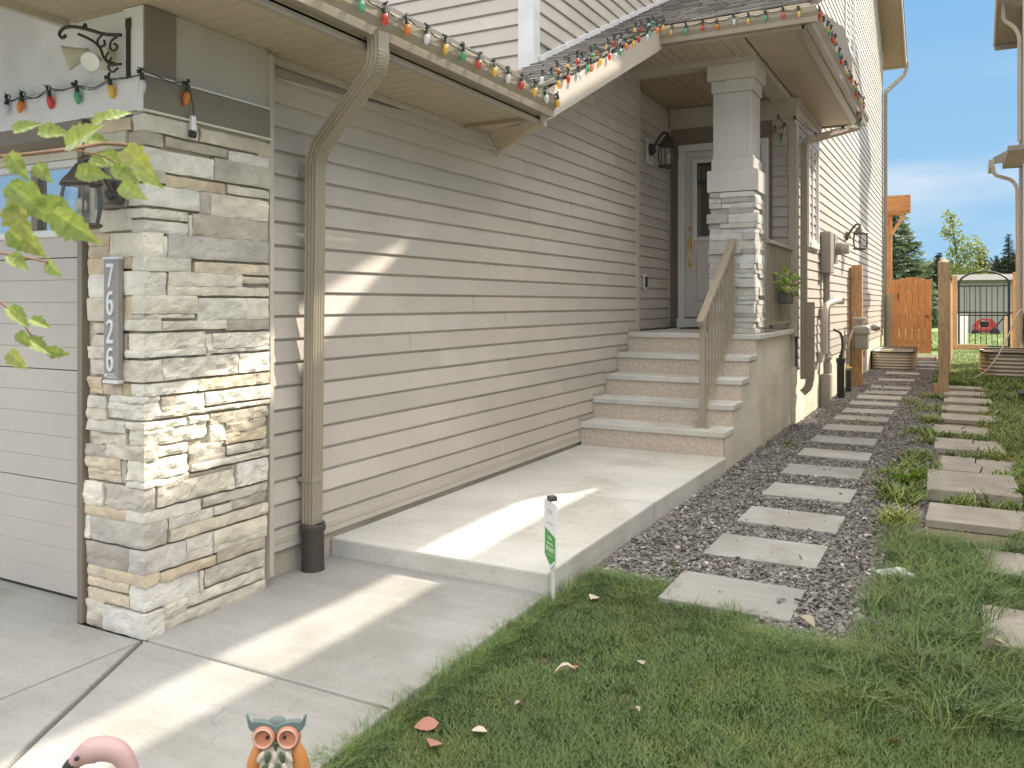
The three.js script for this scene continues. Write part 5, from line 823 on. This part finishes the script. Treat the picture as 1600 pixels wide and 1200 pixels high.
{ // house number plaque
  const p = thing('number_plaque', 'vertical dark pewter plaque with raised house number 7626 on the stone pillar', 'house number', [-3.12, 1.3, -2.3]);
  const x0 = -3.168, x1 = -3.078, y0 = 1.055, y1 = 1.575, z = -2.298;
  part('plate', rb(x0, x1, y0, y1, -2.325, z, 0.003), M.pewter, p);
  part('end_bar', rb(x0 - 0.002, x1 + 0.002, y1 - 0.006, y1 + 0.004, -2.325, z + 0.004, 0.002), M.silver, p); part('end_bar', rb(x0 - 0.002, x1 + 0.002, y0 - 0.004, y0 + 0.01, -2.325, z + 0.004, 0.002), M.silver, p);
  ['7', '6', '2', '6'].forEach((ch, i) => { const g = new TextGeometry(ch, { font: fontRegular, size: 0.095, depth: 0.006, curveSegments: 8, bevelEnabled: true, bevelThickness: 0.0015, bevelSize: 0.0022, bevelSegments: 2 }); g.computeBoundingBox(); const b = g.boundingBox; g.translate(-(b.min.x + b.max.x) / 2, -b.min.y, 0); g.scale(0.62, 1, 1); g.translate((x0 + x1) / 2 + 0.002, 1.452 - i * 0.117, z + 0.001); part('digit', uvm(g), M.silver, p); });
  const word = (s, size, x, y) => { const g = new TextGeometry(s, { font, size, depth: 0.0012, curveSegments: 3 }); g.translate(x, y, z + 0.0004); return uvm(g); };
  part('maker_lettering', [word('CREEKSIDE', 0.0066, x0 + 0.026, y0 + 0.031), word('CHAPPELLE', 0.0074, x0 + 0.026, y0 + 0.019)], M.silver, p);
  part('maker_emblem', [uvm(new THREE.CylinderGeometry(0.008, 0.008, 0.0016, 20).rotateX(Math.PI / 2).translate(x0 + 0.015, y0 + 0.029, z + 0.0006))], M.silver, p);
}
{ // scroll bracket and flood light by the eave
  const b = thing('scroll_bracket', 'dark iron scrollwork plant bracket on the garage corner under the eave', 'bracket', [-3.06, 2.42, -2.33]);
  const z = -2.30, X = -3.06, pl = (pts, r = 0.006) => tube(pts.map(([d, h]) => [X - d * 0.97, h, z + d * 0.24]), r, pts.length * 6, 6);
  part('back_bar', [rb(X - 0.012, X + 0.012, 2.305, 2.555, -2.337, -2.33, 0.004), rb(X - 0.016, X + 0.016, 2.53, 2.575, -2.338, -2.329, 0.006)], M.iron, b);
  part('arm', [pl([[0, 2.495], [0.08, 2.505], [0.16, 2.53], [0.235, 2.548], [0.285, 2.545], [0.305, 2.522], [0.29, 2.505], [0.272, 2.515]], 0.0075)], M.iron, b);
  part('scroll', [pl([[0.0, 2.375], [0.05, 2.378], [0.085, 2.41], [0.1, 2.445], [0.13, 2.475], [0.175, 2.5], [0.21, 2.515]], 0.006), pl([[0.02, 2.49], [0.05, 2.47], [0.05, 2.44], [0.025, 2.435], [0.02, 2.455], [0.035, 2.46]], 0.005), pl([[0.09, 2.505], [0.115, 2.48], [0.105, 2.455], [0.08, 2.46], [0.082, 2.48]], 0.005), pl([[0.015, 2.36], [0.04, 2.345], [0.06, 2.36], [0.05, 2.385], [0.03, 2.38]], 0.005), pl([[0.06, 2.43], [0.075, 2.405], [0.06, 2.39], [0.045, 2.405]], 0.0045), pl([[0.17, 2.535], [0.175, 2.555], [0.185, 2.54]], 0.006)], M.iron, b);
  const f = thing('flood_light', 'cream twin-head outdoor flood light on the garage wall behind the iron bracket', 'light fixture', [-3.24, 2.42, -2.33]);
  part('base', [uvm(new THREE.CylinderGeometry(0.045, 0.05, 0.03, 20).rotateX(Math.PI / 2).translate(-3.22, 2.43, -2.345))], M.cream, f);
  const cone = (x, y, zz, rx, ry, s) => { const g = new THREE.LatheGeometry([[0.0, -0.05], [0.02, -0.05], [0.026, -0.02], [0.032, 0.0], [0.05, 0.045], [0.046, 0.047], [0.0, 0.04]].map(([a, c]) => new THREE.Vector2(a * s, c * s)), 20); g.rotateX(rx); g.rotateY(ry); g.translate(x, y, zz); return uvm(g); };
  part('head', [cone(-3.30, 2.435, -2.27, 1.9, -0.7, 1.05)], M.cream, f); part('head', [cone(-3.19, 2.40, -2.27, 2.0, 0.5, 0.8)], M.white, f);
  part('pull_cord', rod([-3.2, 2.39, -2.28], [-3.245, 2.27, -2.27], 0.0012, 5), M.cream, f);
}
// ---------------------------------------------------------------- festive light strings
{
  const bulbGeo = uvm(new THREE.LatheGeometry([[0.0, -0.05], [0.006, -0.047], [0.0125, -0.036], [0.0165, -0.02], [0.0165, -0.008], [0.013, 0.006], [0.0095, 0.012], [0.0, 0.013]].map((p) => new THREE.Vector2(...p)), 16));
  const sockGeo = uvm(new THREE.CylinderGeometry(0.0085, 0.0115, 0.03, 12).translate(0, 0.026, 0)), clipGeo = uvm(merge([new THREE.TorusGeometry(0.012, 0.0022, 6, 14, 4.4).translate(0, 0.052, 0), new THREE.BoxGeometry(0.006, 0.018, 0.024).translate(0.004, 0.046, -0.01), new THREE.BoxGeometry(0.03, 0.004, 0.012).rotateZ(0.5).translate(0.006, 0.06, 0)]));
  const green = mat('wireGreen', 0.022, 0.038, 0.025, 0.5), r = rng(200), order = ['red', 'orange', 'white', 'yellow', 'green'];
  const string = (label, pts, start, o = {}) => {
    const s = thing('light_string', label, 'string lights', pts[0]), base = new THREE.Vector3(...pts[0]);
    const wire = []; pts.forEach((p, i) => { wire.push([p[0], p[1] + 0.036, p[2]]); const q = pts[i + 1]; if (q) wire.push([(p[0] + q[0]) / 2 + (r() - 0.5) * 0.012, (p[1] + q[1]) / 2 + 0.03 - 0.02 * r(), (p[2] + q[2]) / 2 + (r() - 0.5) * 0.012]); });
    if (wire.length > 2) { part('wire', tube(wire, 0.0022, wire.length * 5, 5), green, s); part('wire', tube(wire.map(([a, b, c]) => [a + (r() - 0.5) * 0.012, b + 0.008 - 0.02 * r(), c + (r() - 0.5) * 0.012]), 0.0022, wire.length * 5, 5), green, s); }
    pts.forEach((p, i) => {
      const col = o.colors ? o.colors[i % o.colors.length] : order[(start + i) % 5], m = new THREE.Mesh(bulbGeo, M['bulb_' + col]); m.name = 'bulb'; m.position.set(...p).sub(base); m.rotation.set((r() - 0.5) * 0.35 + (o.tx ?? 0), r() * 6, (r() - 0.5) * 0.35 + (o.tz ?? 0)); const k = (o.size ?? 1) * 0.92; m.scale.setScalar(k); place(m, s);
      const a = new THREE.Mesh(sockGeo, green); a.name = 'socket'; place(a, m); const c = new THREE.Mesh(clipGeo, M.dark); c.name = 'clip'; place(c, m);
    });
    return s;
  };
  const L = (a, b, n, j = 0.004) => Array.from({ length: n }, (_, i) => [0, 1, 2].map((k) => lerp(a[k], b[k], n > 1 ? i / (n - 1) : 0) + (r() - 0.5) * j * 2));
  string('string of large coloured bulbs clipped along the frieze board over the garage door', [[-3.87, 2.29, -2.308], [-3.755, 2.29, -2.308], [-3.545, 2.288, -2.308], [-3.355, 2.287, -2.308], [-3.135, 2.288, -2.308], [-2.945, 2.287, -2.312]], 0, { colors: ['white', 'orange', 'red', 'green', 'yellow', 'white'] });
  const sd = string('single orange bulb and loose plug hanging on the dark board of the pillar side', [[-2.938, 2.285, -2.53]], 1, { size: 1.1 });
  part('wire', tube([[-2.942, 2.335, -2.35], [-2.94, 2.32, -2.45], [-2.938, 2.33, -2.53], [-2.937, 2.25, -2.56], [-2.936, 2.2, -2.565]], 0.0025, 30, 5), green, sd); part('plug', rb(-2.95, -2.93, 2.135, 2.2, -2.575, -2.55, 0.004), M.silver, sd); part('plug', rb(-2.948, -2.932, 2.105, 2.134, -2.58, -2.545, 0.004), M.dark, sd);
  string('string of coloured bulbs clipped along the main eave gutter', L([-2.337, 2.715, -2.28], [-2.337, 2.715, -5.02], 17), 0, { colors: ['red', 'yellow', 'white', 'yellow', 'green', 'red', 'orange', 'white', 'yellow', 'green', 'red', 'yellow', 'white'] });
  string('string of coloured bulbs bunched up the sloping roof edge to the porch', Array.from({ length: 34 }, (_, i) => { const t = i / 33, z = -5.1 - t * 2.35; return [-2.41 + (i % 2 ? 0.03 : -0.08) + (r() - 0.5) * 0.05, ROOF(z) + 0.235 + (r() - 0.5) * 0.03 + (i % 2 ? -0.03 : 0.02), z]; }), 2);
  string('string of coloured bulbs along the front gutter of the porch roof', L([-2.3, 3.85, -7.385], [-1.2, 3.85, -7.385], 9, 0.012), 3, { colors: ['yellow', 'green', 'red', 'orange', 'white', 'yellow', 'green', 'red', 'yellow'] });
  string('string of coloured bulbs down the side gutter of the porch roof', L([-1.05, 3.855, -7.5], [-1.05, 3.855, -11.3], 26, 0.015), 0);
  string('loose string of bulbs draped along the porch downspout elbow to the corner', [[-1.085, 3.62, -11.2], [-1.25, 3.5, -10.95], [-1.5, 3.36, -10.45], [-1.68, 3.5, -10.1]], 4, { colors: ['green', 'red', 'orange', 'white'] });
  string('small bunch of bulbs tied under the ceiling beside the front door siding', [[-1.86, 3.52, -10.08], [-1.8, 3.42, -10.08], [-1.9, 3.40, -10.06], [-1.83, 3.3, -10.08]], 0, { colors: ['white', 'yellow', 'red', 'green'] });
}
// ---------------------------------------------------------------- small things by the porch
{
  const db = thing('doorbell', 'small silver and black doorbell on the porch side wall', 'doorbell', [-3.18, 1.62, -9.2]); part('plate', rb(-3.19, -3.165, 1.54, 1.72, -9.24, -9.14, 0.02), M.silver, db); part('button', rb(-3.168, -3.155, 1.57, 1.69, -9.225, -9.155, 0.015), M.dark, db);
  const mt = thing('door_mat', 'dark doormat lying at the front door', 'doormat', [-2.5, 1.09, -9.9]); part('mat', rb(-2.9, -2.1, 1.087, 1.099, -10.05, -9.6, 0.004), M.dark, mt);
  const fl = thing('flower_basket', 'pink and white petunias in a basket hung on the porch side railing', 'flowers', [-1.66, 1.6, -9.3]), r = rng(300);
  part('basket', [rb(-1.69, -1.60, 1.38, 1.52, -9.55, -9.15, 0.02)], M.bronze, fl);
  const lm = new THREE.MeshPhysicalMaterial({ side: THREE.DoubleSide, roughness: 0.7, transmission: 0.35, thickness: 0 }); lm.color.setRGB(0.3, 0.42, 0.06);
  const pm = new THREE.MeshPhysicalMaterial({ side: THREE.DoubleSide, roughness: 0.7, transmission: 0.3, thickness: 0 }); pm.color.setRGB(0.75, 0.55, 0.62);
  for (let i = 0; i < 90; i++) { const g = leafShape(0.045, 0.07, 0.4, 0, 300 + i % 5), o = new THREE.Mesh(g, lm); o.name = 'leaf'; o.position.set((r() - 0.3) * 0.16, 0.06 - 0.22 * r() + 0.1 * r(), (r() - 0.5) * 0.5); o.rotation.set(r() * 6, r() * 6, r() * 6); place(o, fl); }
  for (let i = 0; i < 12; i++) { const g = new THREE.ConeGeometry(0.035, 0.03, 6, 1, true), o = new THREE.Mesh(g, pm); o.name = 'blossom'; o.position.set(0.02 + r() * 0.1, 0.1 - 0.2 * r(), (r() - 0.5) * 0.5); o.rotation.set(r() * 2 + 2, r() * 6, 0); place(o, fl); }
}
{ // yard sign at the slab corner
  const s = thing('yard_sign', 'narrow white and green security yard sign on a white stake at the slab corner', 'sign', [-1.745, 0, -3.56]);
  const W = 0.15, y0 = 0.13, y1 = 0.45, c = document.createElement('canvas'); c.width = 320; c.height = 512; const q = c.getContext('2d');
  q.fillStyle = '#f1f1ee'; q.fillRect(0, 0, 320, 512); q.fillStyle = '#3f9a3c'; q.beginPath(); q.moveTo(20, 214); q.lineTo(296, 252); q.lineTo(296, 420); q.lineTo(160, 480); q.lineTo(20, 420); q.closePath(); q.fill();
  q.fillStyle = '#57585a'; q.textAlign = 'center'; q.font = '46px sans-serif'; q.fillText('TELUS', 158, 96); q.font = '30px sans-serif'; q.fillStyle = '#8d7f95'; q.fillText('smarthome', 158, 176);
  q.fillStyle = '#f4f7ee'; q.font = 'bold 34px sans-serif'; q.fillText('This is', 158, 290); q.font = 'bold 26px sans-serif'; q.fillText('protected by', 158, 328); q.font = 'bold 48px sans-serif'; q.fillText('SECURITY', 158, 380); q.font = '20px sans-serif'; q.fillText('24 hours a day', 158, 412);
  const t = new THREE.CanvasTexture(c); t.colorSpace = THREE.SRGBColorSpace; t.magFilter = THREE.LinearFilter;
  const sh = new THREE.Shape([[-W / 2, 0.055], [0, 0], [W / 2, 0.055], [W / 2, y1 - y0], [-W / 2, y1 - y0]].map((p) => new THREE.Vector2(...p))), g = new THREE.ExtrudeGeometry(sh, { depth: 0.004, bevelEnabled: false }), p = g.attributes.position, uv = g.attributes.uv;
  for (let i = 0; i < p.count; i++) uv.setXY(i, p.getX(i) / W + 0.5, p.getY(i) / (y1 - y0));
  const face = new THREE.MeshStandardMaterial({ map: t, roughness: 0.5 }); const m = new THREE.Mesh(g, [face, face]); m.name = 'panel'; m.position.set(0.0, y0, 0.012); place(m, s);
  part('stake', [rb(-1.757, -1.733, -0.1, 0.30, -3.565, -3.552, 0.003), rb(-1.752, -1.738, 0.3, 0.44, -3.564, -3.554, 0.003)], M.white, s);
  part('solar_cap', rb(-1.765, -1.727, 0.452, 0.475, -3.575, -3.535, 0.004), M.bronze, s);
  s.rotation.y = -0.74; s.position.x += 0.05; s.position.z -= 0.03;
}
// ---------------------------------------------------------------- garden ornaments in front
{
  const F = thing('flamingo_ornament', 'pink plastic garden flamingo with bent neck and dark bill at the lower left', 'garden flamingo', [-1.36, 0, -1.05]);
  F.scale.setScalar(0.8); F.position.set(-1.40, 0.075, -1.03);
  const rx = 0.8823, rz = -0.4707, at = (u, y, d = 0) => [-1.36 + rx * u + 0.4707 * d * -1, y, -1.05 + rz * u - 0.8823 * d];
  const pink = new THREE.MeshPhysicalMaterial({ roughness: 0.55, vertexColors: false }); pink.color.setRGB(0.46, 0.29, 0.285); pink.name = 'flamingoPink';
  const taper = (pts, radii, seg = 48, rad = 14) => { const c = new THREE.CatmullRomCurve3(pts.map((p) => new THREE.Vector3(...p))), g = new THREE.TubeGeometry(c, seg, 1, rad), p = g.attributes.position, fr = c.getSpacedPoints(seg); for (let i = 0; i <= seg; i++) { const t = i / seg * (radii.length - 1), k = Math.min(radii.length - 2, Math.floor(t)), R = lerp(radii[k], radii[k + 1], t - k); for (let j = 0; j <= rad; j++) { const q = i * (rad + 1) + j, v = new THREE.Vector3().fromBufferAttribute(p, q).sub(fr[i]).multiplyScalar(R).add(fr[i]); p.setXYZ(q, v.x, v.y, v.z); } } g.computeVertexNormals(); return uvm(toCreasedNormals(g, 1.2)); };
  part('body', [taper([at(0.19, 0.37), at(0.13, 0.42), at(0.04, 0.425), at(-0.06, 0.38), at(0.0, 0.385), at(0.05, 0.39)].slice(0, 4), [0.012, 0.055, 0.075, 0.03]), taper([at(0.02, 0.41), at(0.045, 0.48), at(0.043, 0.55), at(0.018, 0.588), at(-0.025, 0.597), at(-0.06, 0.585), at(-0.085, 0.565)], [0.032, 0.024, 0.021, 0.021, 0.026, 0.029, 0.016])], pink, F);
  for (let k = 0; k < 9; k++) part('feather', [taper([at(0.04 + k * 0.012, 0.478 - k * 0.004, -0.02), at(0.08 + k * 0.014, 0.495 - k * 0.006, -0.03), at(0.11 + k * 0.016, 0.47 - k * 0.011, -0.03)], [0.006, 0.012, 0.003], 10, 8)], pink, F);
  part('bill', [taper([at(-0.08, 0.568), at(-0.098, 0.552), at(-0.106, 0.53), at(-0.103, 0.508)], [0.017, 0.015, 0.011, 0.003])], M.dark, F);
  part('eye', [new THREE.SphereGeometry(0.0055, 10, 8).translate(...at(-0.066, 0.588, -0.026))], M.black, F);
  for (const u of [0.02, 0.06]) part('leg', rod(at(u, -0.06), at(u, 0.42), 0.005, 8), M.steel, F);
}
{
  const O = thing('owl_ornament', 'painted metal garden owl with big orange ringed eyes at the bottom of the lawn edge', 'garden owl', [-1.365, 0, -1.43]);
  const q = (g, u, y, d = 0) => { g.rotateY(0.49); g.translate(-1.365 + 0.8823 * u - 0.4707 * -d, y, -1.43 - 0.4707 * u + 0.8823 * d); return uvm(g); };
  const m = (r, g, b, ro = 0.5) => { const k = new THREE.MeshStandardMaterial({ roughness: ro }); k.color.setRGB(r, g, b); return k; };
  const eye = m(0.55, 0.22, 0.13, 0.35), ring = m(0.68, 0.42, 0.33, 0.4), teal = m(0.14, 0.175, 0.165, 0.6), rust = m(0.50, 0.20, 0.06, 0.6), cream = m(0.55, 0.5, 0.42, 0.7), moss = m(0.08, 0.11, 0.06, 0.6);
  for (const s of [-1, 1]) {
    const u = s * 0.0275;
    part('eye', [q(new THREE.LatheGeometry([[0, 0.006], [0.014, 0.006], [0.019, 0.009], [0.022, 0.013], [0.026, 0.009], [0.0275, 0.0], [0.02, -0.004], [0, -0.005]].map((p) => new THREE.Vector2(...p)), 28).rotateX(Math.PI / 2), u, 0.408, 0.01)], eye, O);
    part('eye_ring', [q(new THREE.TorusGeometry(0.0205, 0.0022, 8, 28), u, 0.408, 0.023)], ring, O);
    part('pupil', [q(new THREE.SphereGeometry(0.0042, 10, 8), u - s * 0.008, 0.409, 0.018)], M.black, O);
    const br = new THREE.Shape(); br.moveTo(0, 0.432); br.quadraticCurveTo(s * 0.03, 0.446, s * 0.056, 0.441); br.lineTo(s * 0.066, 0.455); br.lineTo(s * 0.061, 0.436); br.quadraticCurveTo(s * 0.06, 0.426, s * 0.052, 0.423); br.quadraticCurveTo(s * 0.026, 0.44, 0, 0.418); br.closePath();
    part('brow', [q(new THREE.ExtrudeGeometry(br, { depth: 0.012, bevelEnabled: true, bevelSize: 0.002, bevelThickness: 0.002, bevelSegments: 2 }), 0, 0, 0.004)], teal, O);
    for (let k = 0; k < 4; k++) part('ear_feather', [q(new THREE.ConeGeometry(0.003, 0.022, 6).rotateZ(-s * (0.5 + k * 0.25)), s * (0.061 + k * 0.001), 0.452 - k * 0.006, 0.01)], m(0.4, 0.46, 0.45), O);
  }
  part('crown', [q(new THREE.SphereGeometry(0.022, 18, 12).scale(1, 0.75, 0.5), 0, 0.434, 0.004)], teal, O);
  part('beak', [q(new THREE.ConeGeometry(0.009, 0.024, 8).rotateX(Math.PI), 0, 0.388, 0.02)], moss, O);
  part('body', [q(new THREE.SphereGeometry(0.06, 26, 20).scale(0.85, 1.5, 0.55), 0, 0.32, -0.005)], cream, O);
  for (let i = 0; i < 5; i++) for (let j = 0; j < 5 - (i % 2); j++) part('breast_feather', [q(new THREE.SphereGeometry(0.011, 8, 6).scale(0.6, 1.3, 0.35).rotateZ((j - 2) * 0.25), (j - 2 + (i % 2) * 0.5) * 0.016, 0.368 - i * 0.024, 0.026 + 0.004 * Math.sin(i))], (i + j) % 2 ? moss : cream, O);
  for (const s of [-1, 1]) part('wing', [q(new THREE.SphereGeometry(0.035, 18, 14).scale(0.55, 1.7, 0.6).rotateZ(s * 0.22), s * 0.052, 0.335, 0.0)], rust, O);
  part('stake', rod([-1.365, -0.08, -1.43], [-1.365, 0.25, -1.43], 0.006, 8), M.iron, O);
}
// ---------------------------------------------------------------- young maple whose branches reach in from the left
{
  const t = thing('maple_tree', 'young maple whose leafy twigs reach in at the left in front of the garage', 'tree', [-2.0, 0, -0.15]), r = rng(400);
  part('trunk', tube([[-2.0, -0.08, -0.15], [-2.02, 0.8, -0.14], [-1.98, 1.6, -0.15], [-2.0, 2.7, -0.12]], 0.03, 24, 8), M.bronze, t);
  const bark = mat('twig', 0.20, 0.10, 0.065, 0.7);
  part('branch', tube([[-1.99, 1.35, -0.15], [-1.6, 1.5, -0.45], [-1.3, 1.585, -0.62], [-1.211, 1.595, -0.714], [-1.16, 1.613, -0.787], [-1.145, 1.627, -0.83], [-1.11, 1.625, -0.86]], 0.0028, 50, 6), bark, t);
  part('branch', tube([[-1.16, 1.613, -0.787], [-1.165, 1.64, -0.81], [-1.155, 1.665, -0.83]], 0.0014, 12, 5), bark, t);
  part('branch', tube([[-1.16, 1.613, -0.787], [-1.09, 1.595, -0.80], [-1.06, 1.57, -0.81]], 0.0014, 12, 5), bark, t);
  part('branch', tube([[-1.6, 1.5, -0.45], [-1.4, 1.48, -0.62], [-1.312, 1.463, -0.773], [-1.247, 1.449, -0.808]], 0.0018, 26, 5), bark, t);
  part('branch', tube([[-1.99, 1.25, -0.15], [-1.55, 1.38, -0.5], [-1.312, 1.389, -0.773], [-1.298, 1.333, -0.815]], 0.0018, 26, 5), bark, t);
  // lobed leaf with a folded midrib and veins in relief
  const leaf = (L, seed) => {
    const q = rng(seed), lob = [[0, 0], [0.10, 0.02], [0.2, 0.03], [0.22, 0.1], [0.28, 0.14], [0.27, 0.2], [0.36, 0.27], [0.33, 0.32], [0.37, 0.37], [0.29, 0.41], [0.31, 0.5], [0.23, 0.54], [0.24, 0.63], [0.16, 0.67], [0.15, 0.77], [0.08, 0.82], [0.06, 0.91], [0, 1]].map(([x, y]) => [x * (0.78 + 0.3 * q()), y + (x ? (q() - 0.5) * 0.03 : 0)]), pos = [], col = [], N = 4;
    const fold = 0.18 + 0.3 * q(), curl = 0.4 * (q() - 0.3), yel = q() < 0.3 ? 0.5 : 0;
    const P = (x, y, s) => [s * x * L * Math.cos(fold), x * L * Math.sin(fold) + L * curl * y * y * -0.8 + 0.012 * L * Math.sin(y * 26) * Math.min(1, x * 6), y * L];
    for (const s of [-1, 1]) for (let i = 0; i + 1 < lob.length; i++) for (let k = 0; k < N; k++) {
      const A = (u, v) => { const e = [lerp(lob[i][0], lob[i + 1][0], u), lerp(lob[i][1], lob[i + 1][1], u)]; const my = clamp(e[1] * 0.9 + 0.03); return [lerp(0, e[0], v), lerp(my, e[1], v)]; };
      const c4 = [[0, k / N], [1, k / N], [1, (k + 1) / N], [0, (k + 1) / N]].map(([u, v]) => A(u, v));
      for (const j of s > 0 ? [0, 1, 2, 0, 2, 3] : [0, 2, 1, 0, 3, 2]) { const [x, y] = c4[j]; pos.push(...P(x, y, s)); const e = 0.75 + 0.4 * noise(x * 14 + seed, y * 14) , w = x * 1.1 * yel + yel * 0.4; const vn = Math.abs(((y - x * 0.55) * 7 + 40) % 1 - 0.5) < 0.07 || x < 0.012 ? 1.35 : 1; col.push((0.25 + 0.2 * w) * e * vn, (0.31 + 0.05 * w) * e * vn, 0.065 * e * vn); }
    }
    const g = new THREE.BufferGeometry(); g.setAttribute('position', new THREE.BufferAttribute(new Float32Array(pos), 3)); g.setAttribute('color', new THREE.BufferAttribute(new Float32Array(col), 3)); g.setAttribute('uv', new THREE.BufferAttribute(new Float32Array(pos.length / 3 * 2), 2)); g.computeVertexNormals(); return g;
  };
  const shapes = Array.from({ length: 7 }, (_, i) => leaf(1, 410 + i));
  const spots = '-121,164,-77 -113,161,-76 -129,165,-78 -118,164,-82 -114,165,-81 -117,167,-85 -107,161,-81 -107,158,-79 -104,155,-78 -111,159,-86 -119,161,-84 -120,159,-76 -115,155,-69 -115,152,-69 -115,153,-73 -110,151,-72 -112,153,-76 -116,155,-81 -106,149,-71 -120,149,-72 -118,148,-73 -125,145,-81 -130,146,-78 -130,138,-78 -131,134,-80 -130,133,-81 -130,131,-84 -130,131,-78 -118,159,-73 -115,158,-79 -117,162,-85 -120,160,-72 -131,136,-82'.split(' ').map((s) => s.split(',').map((v) => v / 100));
  spots.forEach(([x, y, z], i) => { if ([28, 16, 17, 18].includes(i)) return;
    const o = new THREE.Mesh(shapes[i % 7], M.leaf); o.name = 'leaf'; const big = [1, 12, 13, 14, 15, 16, 18, 6].includes(i) ? 0.07 : i > 20 && i < 28 || i === 32 ? 0.04 : 0.045;
    o.position.set(x + 2.0, y, z + 0.15); o.scale.setScalar(big * (0.85 + 0.3 * r()));
    // blades hang from their stalks, turned every which way, mostly showing their undersides to the street
    const dir = new THREE.Vector3(0.88 * (0.4 + 0.6 * r()) + 0.3 * (r() - 0.5), -0.15 - 0.75 * r() + (i < 6 ? 0.55 : 0), -0.47 * (0.4 + 0.6 * r()) + 0.5 * (r() - 0.5)).normalize(), nrm = new THREE.Vector3(0.47 + (r() - 0.5) * 0.9, 0.35 + (r() - 0.5), 0.88 + (r() - 0.5) * 0.6);
    nrm.addScaledVector(dir, -nrm.dot(dir)).normalize(); o.setRotationFromMatrix(new THREE.Matrix4().makeBasis(nrm.clone().cross(dir), nrm, dir)); place(o, t);
  });
}

const renderer = new THREE.WebGLRenderer({ antialias: true });
renderer.setSize(1024, 768);
renderer.shadowMap.enabled = true;
renderer.toneMapping = THREE.LinearToneMapping;
renderer.toneMappingExposure = EXPOSURE;
camera.far = 900; camera.updateProjectionMatrix();
renderer.render(scene, camera);
